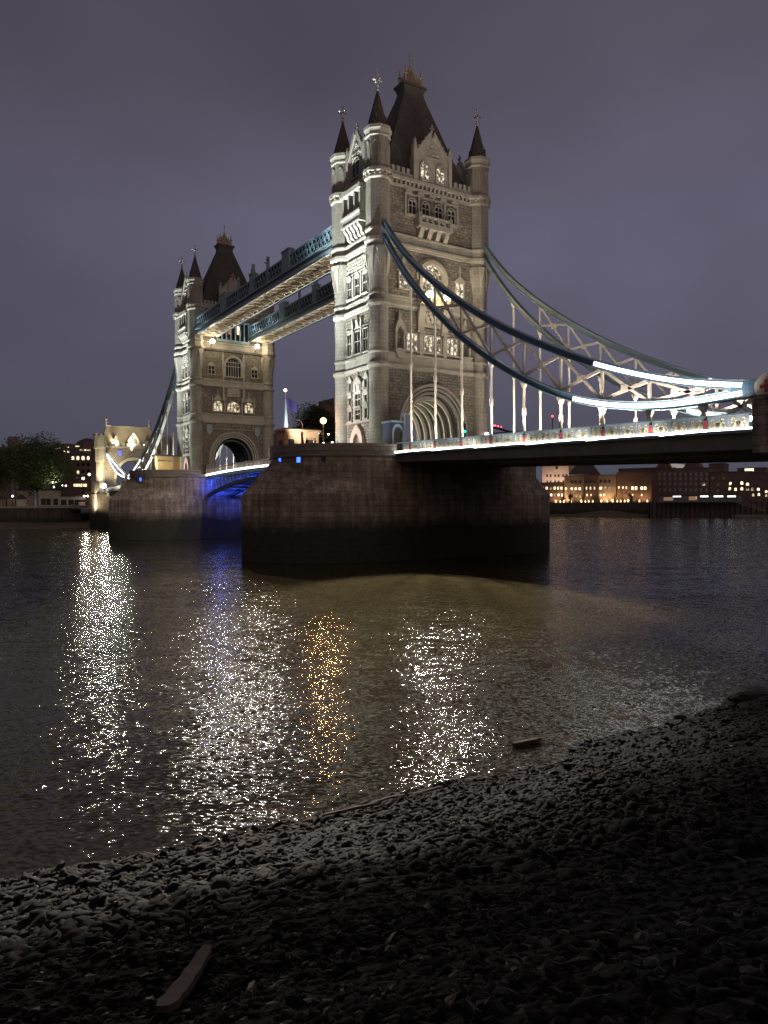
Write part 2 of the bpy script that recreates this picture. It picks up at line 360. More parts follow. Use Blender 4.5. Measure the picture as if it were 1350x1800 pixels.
def turret(par, x, y, z_low_rings=True):
    t = MB()
    prof = [(1.62, ZB), (1.62, 15.55), (1.72, 15.6), (1.72, 15.85), (1.42, 16.0), (1.42, 27.35), (1.62, 27.6), (1.72, 27.75), (1.72, 28.1), (1.40, 28.3), (1.36, 29.45), (1.52, 29.6), (1.52, 29.85), (1.40, 30.0),
            (1.40, 36.1), (1.62, 36.35), (1.72, 36.5), (1.72, 36.9), (1.40, 37.05), (1.36, 37.75), (1.52, 37.9), (1.52, 38.15), (1.40, 38.25), (1.42, 40.2), (1.55, 41.6), (1.74, 43.3), (1.78, 44.9)]
    t.lathe([(r, z) for r, z in prof], (x, y, 0), 20, smooth=False)
    o = t.build("turret", M['ashlar'], par)
    # ribs of the corbelled part
    c = MB()
    for k in range(8):
        a = math.pi/8+k*math.pi/4; ca, sa = math.cos(a), math.sin(a); tx, ty = -sa, ca
        pts = []
        for r, z, hw in ((1.42, 40.4, .03), (1.70, 42.0, .22), (1.92, 43.6, .42), (1.95, 44.4, .66)):
            pts.append((r, z, hw))
        v = []
        for r, z, hw in pts:
            v += [(x+ca*r+tx*hw, y+sa*r+ty*hw, z), (x+ca*r-tx*hw, y+sa*r-ty*hw, z)]
        for r, z, hw in pts:
            rr = r-.35; v += [(x+ca*rr+tx*hw, y+sa*rr+ty*hw, z), (x+ca*rr-tx*hw, y+sa*rr-ty*hw, z)]
        fs = []
        for i in range(3): fs += [(2*i, 2*i+1, 2*i+3, 2*i+2), (2*i, 2*i+2, 8+2*i+2, 8+2*i), (2*i+1, 8+2*i+1, 8+2*i+3, 2*i+3)]
        fs += [(6, 7, 15, 14)]
        c.add(v, fs)
    c.build("corbel", M['stone'], o)
    b = MB()
    ph = math.pi/8
    b.lathe([(1.8, 44.9), (2.0, 45.15), (2.1, 45.3), (2.1, 45.75), (1.86, 45.9), (1.82, 46.7), (1.98, 46.85), (1.98, 47.15), (1.82, 47.3)], (x, y, 0), 8, ph)
    b.build("ring", M['stone'], o)
    s = MB(); s.lathe([(1.78, 47.3), (1.78, 54.0)], (x, y, 0), 8, ph)
    s.lathe([(1.74, 55.6), (1.74, 60.0)], (x, y, 0), 8, ph)
    s.build("shaft", M['ashlar'], o)
    k = MB(); k.lathe([(1.82, 54.0), (2.02, 54.2), (2.02, 54.45), (1.92, 54.5), (1.92, 54.85), (2.2, 55.0), (2.2, 55.45), (1.8, 55.62)], (x, y, 0), 8, ph)
    for q in range(16):
        a = q*math.pi/8; k.lathe([(.14, 54.5), (.14, 54.84)], (x+2.0*math.cos(a), y+2.0*math.sin(a), 0), 6)
    k.lathe([(1.76, 60.0), (1.92, 60.15), (1.92, 60.35), (1.82, 60.45), (1.98, 60.9), (2.08, 61.05), (2.08, 61.5), (1.7, 61.62)], (x, y, 0), 8, ph)
    for q in range(8):   # blind panels of the upper stage
        a = q*math.pi/4; ca, sa = math.cos(a), math.sin(a); r = 1.74*math.cos(math.pi/8)
        xf = lambda u, w, z, ca=ca, sa=sa, r=r: (x+ca*(r+w)-sa*u, y+sa*(r+w)+ca*u, z)
        m2 = MB(xf); g = [(-.42, 56.2)]+gothic(.42, 58.5, 59.3, 4)+[(.42, 56.2)]
        m2.strip(g, [(u*1.25, 57.7+(z-57.7)*1.08) for u, z in g], -.02, .09, closed=True)
        k.v += m2.v[:0]
        b0 = len(k.v); k.v += m2.v; k.f += [[i+b0 for i in f] for f in m2.f]; k.uv += m2.uv; k.sm += m2.sm
    k.build("cornice", M['stone'], o)
    sp = MB(); sp.lathe([(1.66, 61.6), (1.5, 62.0), (.12, 67.1)], (x, y, 0), 8, ph)
    for q in range(8):
        a = q*math.pi/4; ca, sa = math.cos(a), math.sin(a)
        sp.box(x+ca*1.15-.13, x+ca*1.15+.13, y+sa*1.15-.13, y+sa*1.15+.13, 62.0, 63.2)
    spo = sp.build("spire", M['slate'], par)
    f = MB(); f.lathe([(.14, 67.0), (.30, 67.2), (.12, 67.5), (.26, 67.75), (.08, 68.0), (.07, 69.2), (.20, 69.45), (.05, 69.8), (.03, 70.3)], (x, y, 0), 8)
    f.box(x-.07, x+.07, y-.62, y+.62, 68.55, 68.72); f.box(x-.62, x+.62, y-.07, y+.07, 68.55, 68.72)
    for dx, dy in ((.6, 0), (-.6, 0), (0, .6), (0, -.6)): f.sphere((x+dx, y+dy, 68.63), .17, 8, 6)
    f.build("finial", M['whitegilt'], spo)
    return o

def gable(par, xf, hw, z0, zs, zt, wins, lit='glass', depth=2.6):
    g = MB(xf)
    prof = [(-hw, z0), (hw, z0), (hw, zs), (hw-.25, zs+.5), (.3, zt), (-.3, zt), (-hw+.25, zs+.5), (-hw, zs)]
    g.prism(prof, -depth, .25)
    go = g.build("gable", M['stone'], par)
    c = MB(xf)
    for s in (-1, 1):
        c.strip([(s*hw, zs), (s*.12, zt+.1)], [(s*(hw+.4), zs+.1), (s*.3, zt+.9)], .0, .45)
        for i in range(5):
            q = (i+.6)/5.4; a = s*(hw+.35)*(1-q)+s*.2*q; b = zs+.1+(zt+.5-zs)*q
            c.box(a-.16, a+.16, .1, .4, b, b+.42)
        c.box(s*(hw+.15)-.32, s*(hw+.15)+.32, -.25, .5, z0, zs+1.1)
        c.prism([(s*(hw+.15)-.38, zs+1.1), (s*(hw+.15)+.38, zs+1.1), (s*(hw+.15), zs+2.6)], -.2, .45)
    c.box(-.1, .1, .05, .25, zt+.7, zt+1.9); c.box(-.4, .4, .05, .25, zt+1.25, zt+1.45)
    # tracery of the tympanum
    for (u, z) in ((0, zt-1.6), (-.8, zt-2.9), (.8, zt-2.9), (0, zt-3.0), (-1.5, zt-4.1), (1.5, zt-4.1)):
        if abs(u) < hw*.62:
            c.strip(ell(.34, z, z+.34, 8, u)+[(u-.34, z-.2)], ell(.5, z, z+.52, 8, u)+[(u-.5, z-.2)], .2, .36, closed=True)
    c.box(-hw, hw, .1, .4, z0-.05, z0+.25)
    c.build("coping", M['stone'], go)
    for (u, w, a, b) in wins: window(go, lambda p, q, r: xf(p, q+.25, r), u, w, a, b, 2, 'gothic', lit)
    # roof of the dormer running back into the main roof
    r = MB(xf); r.prism([(-hw+.1, zs), (hw-.1, zs), (0, zt-.1)], -5.2, -depth)
    r.build("dormer_roof", M['slate'], go)
    return go

def bands(par, x0):
    """string courses that run round the whole body between the turrets"""
    b = MB(); wx, wy = 5.5, 9.55
    for z0, z1, p in ((27.6, 27.8, .28), (27.8, 28.1, .45), (29.55, 29.85, .28), (36.3, 36.5, .28), (36.5, 36.9, .45), (37.85, 38.15, .26),
                      (45.1, 45.4, .3), (45.4, 45.75, .5), (46.8, 47.15, .3), (54.0, 54.4, .25), (54.95, 55.45, .6)):
        for s in (-1, 1):
            b.box(x0+s*wx-(p if s < 0 else .2), x0+s*wx+(p if s > 0 else .2), -wy+1.2, wy-1.2, z0, z1)
            b.box(x0-wx+1.3, x0+wx-1.3, s*wy-(p if s < 0 else .2), s*wy+(p if s > 0 else .2), z0, z1)
    for s in (-1, 1):     # dentils and pearls of the great cornice
        for i in range(20):
            y = -7.2+i*14.4/19; b.box(x0+s*wx+(0 if s > 0 else -.42), x0+s*wx+(.42 if s > 0 else 0), y-.16, y+.16, 54.42, 54.93)
        for i in range(9):
            x = -3.2+i*6.4/8; b.box(x0+x-.16, x0+x+.16, s*wy+(0 if s > 0 else -.42), s*wy+(.42 if s > 0 else 0), 54.42, 54.93)
    b.build("cornice", M['stone'], par)
    fr = MB()            # plain friezes between the paired courses
    for z0, z1, p in ((28.12, 29.53, .10), (36.92, 37.83, .08), (45.77, 46.78, .12)):
        for s in (-1, 1):
            fr.box(x0+s*wx-(p if s < 0 else .1), x0+s*wx+(p if s > 0 else .1), -wy+1.3, wy-1.3, z0, z1)
            fr.box(x0-wx+1.4, x0+wx-1.4, s*wy-(p if s < 0 else .1), s*wy+(p if s > 0 else .1), z0, z1)
    fr.build("frieze", M['stone'], par)

def battlements(par, x0):
    b = MB(); wx, wy = 5.55, 9.6
    for s in (-1, 1):
        b.box(x0+s*wx-.25, x0+s*wx+.25, -7.5, 7.5, 55.46, 56.1)
        b.box(x0-3.6, x0+3.6, s*wy-.25, s*wy+.25, 55.46, 56.1)
        for i in range(17):
            y = -7.0+i*14/16
            if abs(y) > 3.6: b.box(x0+s*wx-.25, x0+s*wx+.25, y-.26, y+.26, 56.1, 56.85)
    b.build("battlement", M['stone'], par)

def main_roof(par, x0):
    r = MB(); r.taper((x0-4.9, x0+4.9, -8.4, 8.4), (x0-4.4, x0+4.4, -7.4, 7.4), 55.2, 57.2)
    r.taper((x0-4.4, x0+4.4, -7.4, 7.4), (x0-1.15, x0+1.15, -1.9, 1.9), 57.2, 70.9)
    ro = r.build("roof", M['slate'], par)
    l = MB(); l.box(x0-1.15, x0+1.15, -1.85, 1.85, 70.9, 71.3); l.taper((x0-1.0, x0+1.0, -1.7, 1.7), (x0-1.3, x0+1.3, -2.05, 2.05), 71.3, 72.3); l.box(x0-1.42, x0+1.42, -2.18, 2.18, 72.3, 72.65)
    for i in range(9):
        y = -1.6+i*.4; l.box(x0+1.08, x0+1.28, y-.1, y+.1, 70.3, 70.9); l.box(x0-1.28, x0-1.08, y-.1, y+.1, 70.3, 70.9)
    l.build("platform", M['lead'], ro)
    c = MB()
    for sx in (-1, 1):
        for sy in (-1, 1): c.lathe([(.22, 72.6), (.22, 73.9), (.38, 74.1), (.1, 74.4), (.16, 74.7), (.02, 75.6)], (x0+sx*.85, sy*1.4, 0), 6)
    for s in (-1, 1):
        for i in range(9):
            y = -1.2+i*.3; h = 1.6-abs(y)*.3; c.prism([(y-.14, 72.6), (y+.14, 72.6), (y, 72.6+h+.3)], x0+s*.85-.05, x0+s*.85+.05, 'yz')
        for i in range(6):
            x = -.65+i*.26; c.prism([(x0+x-.12, 72.6), (x0+x+.12, 72.6), (x0+x, 74.1)], s*1.4-.05, s*1.4+.05)
        c.beam([(x0+s*.85, -1.4, 73.0), (x0+s*.85, 1.4, 73.0)], .1, .1, (1, 0, 0))
    for a in range(8):
        dx, dy = math.cos(a*math.pi/4)*.7, math.sin(a*math.pi/4)*1.15
        c.tube([(x0+dx, dy, 72.6), (x0+dx*.62, dy*.62, 74.6), (x0+dx*.22, dy*.22, 75.4), (x0, 0, 76.0)], [.16, .15, .12, .08], 5)
    c.lathe([(.3, 72.6), (.25, 75.2), (.36, 75.5), (.09, 76.0), (.06, 77.0), (.14, 77.2), (.02, 78.2)], (x0, 0, 0), 6)
    c.build("crest", M['gilt'], ro)
    return ro

def tower(label, x0, outer):
    T = thing("bridge_tower", label, "bridge tower", (x0, 0, ZB))
    # body: lower storey with the road arch through it, then the upper block
    body = MB()
    arch = ell(4.95, 18.4, 24.2, 24, 0, 2.1)
    wy, wx = 9.55, 5.5
    poly = [(-wy, ZB), (-4.95, ZB)]+arch+[(4.95, ZB), (wy, ZB), (wy, 27.9), (-wy, 27.9)]
    body.prism(poly, x0-wx, x0+wx, 'yz')
    body.box(x0-wx, x0+wx, -wy, wy, 27.9, 55.3)
    body.build("wall", M['granite'], T)
    for sx in (-1, 1):
        for sy in (-1, 1): turret(T, x0+sx*5.1, sy*9.2)
    bands(T, x0); battlements(T, x0); main_roof(T, x0)
    # ribs and lining of the road arch
    for i in range(6):
        xr = x0-4.4+i*1.76
        rb = MB(); q = [(-4.94, ZB)]+ell(4.94, 18.4, 24.18, 24, 0, 2.1)+[(4.94, ZB)]; qi = [(-4.35, ZB)]+ell(4.35, 18.3, 23.5, 24, 0, 2.1)+[(4.35, ZB)]
        rb.strip(qi, q, xr-.13, xr+.13, order='yz'); rb.build("arch_rib", M['white'] if outer else M['teal'], T)
    px = face_plus_x(x0, wx); my = face_minus_y(x0, wy); mx = face_minus_x(x0, wx); py = face_plus_y(x0, wy)
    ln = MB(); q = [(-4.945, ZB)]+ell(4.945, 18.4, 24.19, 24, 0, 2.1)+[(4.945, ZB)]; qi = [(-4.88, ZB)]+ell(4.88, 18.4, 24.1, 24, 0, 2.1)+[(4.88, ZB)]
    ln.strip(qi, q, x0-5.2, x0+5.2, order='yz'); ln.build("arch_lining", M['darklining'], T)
    # arch mouldings on both ends
    for xf in (px, mx):
        m = MB(xf)
        for hw, zt, w, pr in ((5.0, 24.25, .34, .28), (5.5, 24.8, .34, .4), (6.0, 25.3, .42, .55)):
            a = [(-hw, ZB)]+ell(hw, 18.4, zt, 24, 0, 2.1)+[(hw, ZB)]; b = [(-hw-w, ZB)]+ell(hw+w, 18.4, zt+w, 24, 0, 2.1)+[(hw+w, ZB)]
            m.strip(a, b, -.1, pr)
        for s in (-1, 1): m.box(s*6.6-.45, s*6.6+.45, 0, .5, ZB, 17.6)
        m.build("arch_moulding", M['stone'], T)
    # ---------------- river side (both long-river faces alike)
    for xf, seen in ((my, True), (py, False)):
        d = MB(xf); a = [(-1.0, ZB)]+gothic(1.0, 16.6, 18.4, 6)+[(1.0, ZB)]; b = [(-1.85, ZB)]+gothic(1.85, 16.7, 19.7, 6)+[(1.85, ZB)]
        d.strip(a, b, -.1, .55); do = d.build("door_portal", M['pinkstone'], T)
        p = MB(xf); p.add([(u, .04, z) for u, z in a], [tuple(range(len(a)))]); p.build("door", M['lead'], do)
        tr = MB(xf)
        tr.box(-3.7, 3.7, 0, .3, 19.95, 20.2)
        tr.build("string_course", M['stone'], T); tr = MB(xf)
        tr.box(-1.05, 1.05, 0, .34, 24.4, 25.9); tr.prism([(-1.2, 25.9), (1.2, 25.9), (0, 27.0)], 0, .36); tr.box(-.14, .14, .05, .3, 26.6, 27.5)
        for s in (-1, 1): tr.box(s*.55-.32, s*.55+.32, .34, .46, 24.7, 25.6)
        tr.build("shield_panel", M['stone'], T); tr = MB(xf)
        for i in range(9):   # quoins beside the windows
            z = 20.4+i*.62
            for s in (-1, 1): tr.box(s*1.35-.28, s*1.35+.28, 0, .12+.06*(i % 2), z, z+.36)
        tr.box(-1.55, -1.15, 0, .08, 20.3, 26.0); tr.box(1.15, 1.55, 0, .08, 20.3, 26.0); tr.box(-1.15, 1.15, 0, .07, 20.3, 20.42)
        tr.build("quoins_frame", M['stone'], T); tr = MB(xf)
        # lattice panel under the great course
        for r in range(4):
            for c in range(9):
                u = -2.9+c*.72+(r % 2)*.36; z = 42.75+r*.46
                tr.prism([(u-.30, z), (u+.30, z+.12), (u+.30, z+.42), (u-.30, z+.30)], 0, .28)
        tr.box(-3.5, 3.5, 0, .22, 42.3, 42.55); tr.build("lattice_frieze", M['stone'], T); tr = MB(xf); tr.box(-3.4, 3.4, 0, .2, 34.0, 34.2)
        tr.prism([(-.5, 34.2), (.5, 34.2), (0, 36.0)], 0, .3); tr.box(-.35, .35, .28, .42, 35.0, 35.3)
        tr.build("window_crest", M['stone'], T)
        window(T, xf, 0, .72, 20.5, 21.9, 2, 'flat', 'glass', .26, True, False)
        window(T, xf, 0, .72, 22.5, 24.3, 2, 'flat', 'glass', .26, True, False)
        for s in (-1, 1):
            for a, b in ((20.5, 21.9), (22.6, 23.9), (24.8, 26.2)): window(T, xf, s*2.35, .36, a, b, 1, 'flat', 'glass', .24, False, True)
        for u, w in ((0, .85), (-2.35, .62), (2.35, .62)): window(T, xf, u, w, 30.4, 33.6, 2, 'flat', 'glass', .26, True)
        for u in (-2.3, 0, 2.3): window(T, xf, u, .55, 39.0, 41.6, 2, 'flat', 'glass', .26, True, True)
        for s in (-1, 1):
            q = MB(xf); q.box(s*1.25-.2, s*1.25+.2, 0, .4, 30.2, 34.6); q.prism([(s*1.25-.26, 34.6), (s*1.25+.26, 34.6), (s*1.25, 35.7)], 0, .42); q.build("buttress", M['stone'], T); q = MB(xf)
            q.box(s*1.15-.16, s*1.15+.16, 0, .3, 38.6, 42.2); q.build("buttress", M['stone'], T)
        # oriel balcony on curved corbels
        bl = MB(xf)
        for i in range(5):
            u = -2.0+i*1.0
            pts = [(.05, 47.35), (.55, 47.6), (.75, 48.3), (1.25, 48.8), (1.3, 49.2), (.05, 49.2)]
            n = len(pts); v = [(u-.3, w, z) for w, z in pts]+[(u+.3, w, z) for w, z in pts]
            bl.add(v, [tuple(range(n)), tuple(range(2*n-1, n-1, -1))]+[(k, n+k, n+(k+1) % n, (k+1) % n) for k in range(n)])
        bl.box(-2.7, 2.7, 0, 1.4, 49.2, 49.5); bl.box(-2.6, 2.6, 0, 1.25, 49.5, 50.5); bl.box(-2.75, 2.75, 0, 1.5, 50.5, 50.85)
        bo = bl.build("oriel_balcony", M['stone'], T)
        ps = MB(xf)
        for u in (-2.45, -.85, .85, 2.45): ps.box(u-.2, u+.2, .25, 1.2, 50.85, 53.9)
        ps.box(-2.8, 2.8, 0, 1.45, 53.9, 54.6); ps.build("post", M['stone'], bo)
        p = MB(xf); p.box(-2.4, 2.4, .02, .2, 50.86, 53.88); p.build("pane", M['glass'], bo)
        gable(T, xf, 2.35, 55.46, 59.3, 62.7, [(0, 1.0, 56.6, 59.4)], 'glass', 1.6)
    # ---------------- road side faces
    for xf, out_face, vis in ((px, outer, True), (mx, not outer, False)):
        if out_face:
            tr = MB(xf)
            tr.box(-7.4, 7.4, 0, .2, 30.0, 30.2) if False else None
            # four upper windows, balcony and gable
            for u in (-3.6, -1.2, 1.2, 3.6): window(T, xf, u, .62, 50.5, 52.7, 2, 'gothic', 'glass', .2, True)
            bl = MB(xf)
            for i in range(4):
                u = -2.3+i*1.53; pts = [(.02, 47.2), (.4, 47.3), (.8, 47.9), (1.05, 48.5), (.02, 48.5)]; n = len(pts)
                v = [(u-.36, w, z) for w, z in pts]+[(u+.36, w, z) for w, z in pts]
                bl.add(v, [tuple(range(n)), tuple(range(2*n-1, n-1, -1))]+[(k, n+k, n+(k+1) % n, (k+1) % n) for k in range(n)])
            bl.box(-2.9, 2.9, 0, 1.15, 48.5, 48.85); bl.box(-2.8, 2.8, .9, 1.1, 48.85, 49.3); bl.box(-2.9, 2.9, .85, 1.2, 50.05, 50.3)
            for i in range(6):
                u = -2.7+i*1.08; bl.box(u-.16, u+.16, .85, 1.15, 49.3, 50.05)
                if i < 5: bl.strip(ell(.26, 49.65, 49.91, 8, u+.54)+[(u+.28, 49.42)], ell(.38, 49.65, 50.03, 8, u+.54)+[(u+.16, 49.35)], .95, 1.05, closed=True)
            for s in (-1, 1): bl.box(s*2.8-.25, s*2.8+.25, 0, 1.2, 48.6, 50.6)
            bl.build("balcony", M['stone'], T)
            tr.box(-4.9, 4.9, 0, .2, 50.0, 50.2); tr.box(-4.9, 4.9, 0, .22, 53.2, 53.4)
            for u in (-4.8, -2.4, 2.4, 4.8): tr.box(u-.16, u+.16, 0, .22, 50.2, 53.2)
            tr.build("window_surround", M['stone'], T); tr = MB(xf)
            # carved shields in the frieze under the cornice
            for u in (-4.2, -2.1, 0, 2.1, 4.2): tr.box(u-.55, u+.55, .1, .3, 53.45, 53.95)
            tr.build("shield_frieze", M['stone'], T); tr = MB(xf)
            # great round window
            a = [(-2.0, 38.9)]+ell(2.0, 41.8, 43.6, 18)+[(2.0, 38.9)]; b = [(-2.5, 38.9)]+ell(2.5, 41.8, 44.15, 18)+[(2.5, 38.9)]
            tr.strip(a, b, 0, .5); c2 = [(-2.9, 41.0)]+ell(2.9, 41.8, 44.5, 18)+[(2.9, 41.0)]; b2 = [(-2.55, 41.0)]+ell(2.55, 41.8, 44.18, 18)+[(2.55, 41.0)]
            tr.strip(b2, c2, 0, .25)
            window(T, xf, 0, 1.85, 39.0, 43.5, 5, 'round', 'lit', .2, True)
            for s in (-1, 1):
                window(T, xf, s*5.2, .72, 39.4, 41.7, 2, 'flat', 'lit', .2, True, True)
                tr.box(s*5.2-.14, s*5.2+.14, .05, .25, 42.7, 44.3); tr.box(s*5.2-.3, s*5.2+.3, .05, .22, 43.3, 43.55)
                tr.build("window_surround", M['stone'], T); tr = MB(xf)
                # pedestals that carry the balcony
                pts = [(0, 33.4), (.35, 33.5), (.45, 35.5), (.9, 37.0), (.9, 37.25), (0, 37.25)]; n = len(pts)
                v = [(s*2.2-.55, w, z) for w, z in pts]+[(s*2.2+.55, w, z) for w, z in pts]
                tr.add(v, [tuple(range(n)), tuple(range(2*n-1, n-1, -1))]+[(k, n+k, n+(k+1) % n, (k+1) % n) for k in range(n)])
                tr.box(s*2.2-.35, s*2.2+.35, 0, .38, 29.9, 33.4); tr.box(s*2.2-.8, s*2.2+.8, 0, .5, 33.2, 33.4)
                tr.build("pedestal", M['stone'], T); tr = MB(xf)
                # canopied niche
                tr.box(s*6.1-.85, s*6.1-.55, 0, .6, 30.2, 33.4); tr.box(s*6.1+.55, s*6.1+.85, 0, .6, 30.2, 33.4)
                g1 = gothic(.6, 32.4, 33.6, 5, s*6.1); g2 = gothic(.95, 32.6, 34.8, 5, s*6.1); tr.strip(g1, g2, .1, .75)
                tr.prism([(s*6.1-.3, 34.6), (s*6.1+.3, 34.6), (s*6.1, 36.1)], .1, .5)
                tr.prism([(s*6.1-.95, 30.2), (s*6.1+.95, 30.2), (s*6.1+.7, 29.6), (s*6.1+.4, 29.0), (s*6.1-.4, 29.0), (s*6.1-.7, 29.6)], 0, .8)
                tr.box(s*6.1-1.0, s*6.1+1.0, 0, .9, 30.15, 30.32); tr.build("niche", M['stone'], T); tr = MB(xf)
            # carved arms between the pedestals
            tr.box(-1.5, 1.5, 0, .18, 34.2, 36.9)
            for (u, z, r) in ((0, 35.5, .75), (-.85, 35.2, .5), (.85, 35.2, .5), (0, 36.5, .35), (-.5, 36.2, .3), (.5, 36.2, .3)):
                tr.prism([(u+r*math.cos(q*math.pi/5), z+r*math.sin(q*math.pi/5)) for q in range(10)], .15, .38)
            tr.build("carved_trim", M['stone'], T)
            lb = MB(xf); lb.box(-2.75, 2.75, 0, 1.25, 37.25, 37.6); lb.box(-2.7, 2.7, 1.0, 1.2, 37.6, 38.6); lb.box(-2.75, 2.75, .95, 1.25, 38.6, 38.8)
            for s in (-1, 1): lb.box(s*2.6-.12, s*2.6+.12, 0, 1.2, 37.6, 38.7)
            for i in range(7): lb.strip(ell(.22, 38.0, 38.22, 8, -2.3+i*.766)+[(-2.52+i*.766, 37.8)], ell(.32, 38.0, 38.35, 8, -2.3+i*.766)+[(-2.62+i*.766, 37.7)], 1.2, 1.3, closed=True)
            lb.build("lamp_balcony", M['lamplitstone'], T)
            for u, w, n in ((-3.7, .95, 3), (0, 1.5, 4), (3.7, .95, 3)): window(T, xf, u, w, 30.5, 32.9, n, 'flat', 'lit', .2, True)
            gable(T, xf, 3.05, 55.46, 59.2, 62.5, [(-1.45, .74, 55.95, 58.5), (1.45, .74, 55.95, 58.5)], 'lit')
        else:
            tr = MB(xf)
            for i in range(11):
                u = -5.2+i*1.04; tr.strip(ell(.30, 27.0, 27.3, 8, u)+[(u-.3, 26.75)], ell(.44, 27.0, 27.46, 8, u)+[(u-.44, 26.6)], 0, .22, closed=True)
            tr.box(-5.9, 5.9, 0, .2, 26.2, 26.4); tr.build("arcade_frieze", M['stone'], T); tr = MB(xf)
            for s in (-1, 1):
                tr.box(s*2.6-.22, s*2.6+.22, 0, .42, 33.2, 44.0); tr.prism([(s*2.6-.26, 44.0), (s*2.6+.26, 44.0), (s*2.6, 44.9)], 0, .44)
                tr.box(s*2.2-.14, s*2.2+.14, 0, .3, 30.2, 34.2); tr.box(s*5.35-.14, s*5.35+.14, 0, .3, 30.2, 34.2)
                tr.prism([(s*3.95-1.2, 33.2), (s*3.95+1.2, 33.2), (s*3.95, 34.6)], 0, .24); tr.box(s*3.95-.12, s*3.95+.12, .0, .2, 34.5, 35.6); tr.build("pilaster", M['stone'], T); tr = MB(xf)
                # machicolated brackets of the lamps
            tr.box(-1.6, 1.6, 0, .2, 34.2, 37.0)
            for (u, z, r) in ((0, 35.6, .8), (-1.0, 35.3, .5), (1.0, 35.3, .5), (0, 36.6, .4)):
                tr.prism([(u+r*math.cos(q*math.pi/5), z+r*math.sin(q*math.pi/5)) for q in range(10)], .15, .38)
            tr.build("carved_arms", M['stone'], T); tr = MB(xf)
            a = [(-2.0, 39.0)]+ell(2.0, 41.8, 43.7, 18)+[(2.0, 39.0)]; b = [(-2.4, 39.0)]+ell(2.4, 41.8, 44.15, 18)+[(2.4, 39.0)]
            tr.strip(a, b, 0, .45)
            tr.build("carved_trim", M['stone'], T)
            window(T, xf, 0, 1.9, 39.2, 43.6, 6, 'round', 'glass', .2, True)
            for s in (-1, 1):
                window(T, xf, s*5.5, .75, 39.4, 41.2, 2, 'flat', 'glass', .22, True, True)
                window(T, xf, s*3.95, 1.05, 30.6, 33.0, 3, 'gothic', 'litpane', .2, True)
                sh = MB(xf); sh.prism([(s*6.1-.7, 27.2), (s*6.1+.7, 27.2), (s*6.1+.7, 25.6), (s*6.1, 24.5), (s*6.1-.7, 25.6)], .1, .3); sh.build("shield", M['paleblue'], T)
            window(T, xf, 0, 1.55, 30.6, 33.0, 4, 'gothic', 'litpane', .2, True)
            # glazed link between the high walkways
            ln = MB(xf); ln.box(-4.2, 4.2, 0, .3, 47.4, 48.0); ln.box(-4.2, 4.2, 0, .3, 52.2, 52.6)
            for i in range(8): u = -4.0+i*8/7; ln.box(u-.14, u+.14, 0, .3, 48.0, 52.2)
            lo = ln.build("link_frame", M['paleblue'], T)
            p = MB(xf); p.box(-3.9, 3.9, .02, .1, 48.0, 52.2); p.build("pane", M['glass'], lo)
            p = MB(xf); p.box(-1.2, -.4, .1, .16, 49.4, 51.6); p.build("lit_pane", M['litred'], lo)
            p = MB(xf); p.box(1.0, 1.6, .1, .16, 49.6, 51.6); p.build("lit_pane", M['litwarm'], lo)
            gable(T, xf, 3.05, 55.46, 59.2, 62.5, [(-1.45, .74, 55.95, 58.5), (1.45, .74, 55.95, 58.5)], 'glass')
    return T
M['greyglass'] = mat("grey window glass", (.34, .32, .30), .3)
M['litdim'] = lit_mat("dim lit window", (1.0, .72, .42), .8, .6, .4, .6)
M['ledsign'] = mat("white sign strip", (.8, .8, .8), .5, emit=(.9, 1.0, .98), es=2.0)
M['amberwall'] = mat("amber lit glazing", (.3, .22, .15), .5, emit=(1.0, .62, .35), es=.22)
M['flag'] = mat("purple flag", (.16, .12, .42), .8, emit=(.16, .12, .42), es=.0)
M['mastwhite'] = mat("white mast paint", (.75, .78, .82), .5)
M['rooflit'] = mat("pale roof glazing", (.55, .52, .48), .4, emit=(1.0, .95, .85), es=.25)
M['uplamp'] = mat("warm uplight glow", (.9, .8, .6), .5, emit=(1.0, .72, .36), es=1.8)
M['midblue'] = mat("paler blue chain paint", (.20, .26, .29), .45, noise=(.6, .2))  # paler blue, for the far-edge chain of the near span
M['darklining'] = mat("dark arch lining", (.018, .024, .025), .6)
M['lamplitstone'] = mat("balcony stone", (.52, .45, .30), .8, noise=(1.5, .2))  # yellow light of the lamps put into the balcony's stone colour
M['litpane'] = lit_mat("lit inner window", (1.0, .84, .55), .9, 1.5, .38, .52)
tower("nearer stone bridge tower, tallest thing in view, with slate roof and gilded crest", 0.0, True)
tower("smaller-looking farther stone bridge tower with two bright lamps under the high walkways", LX, False)

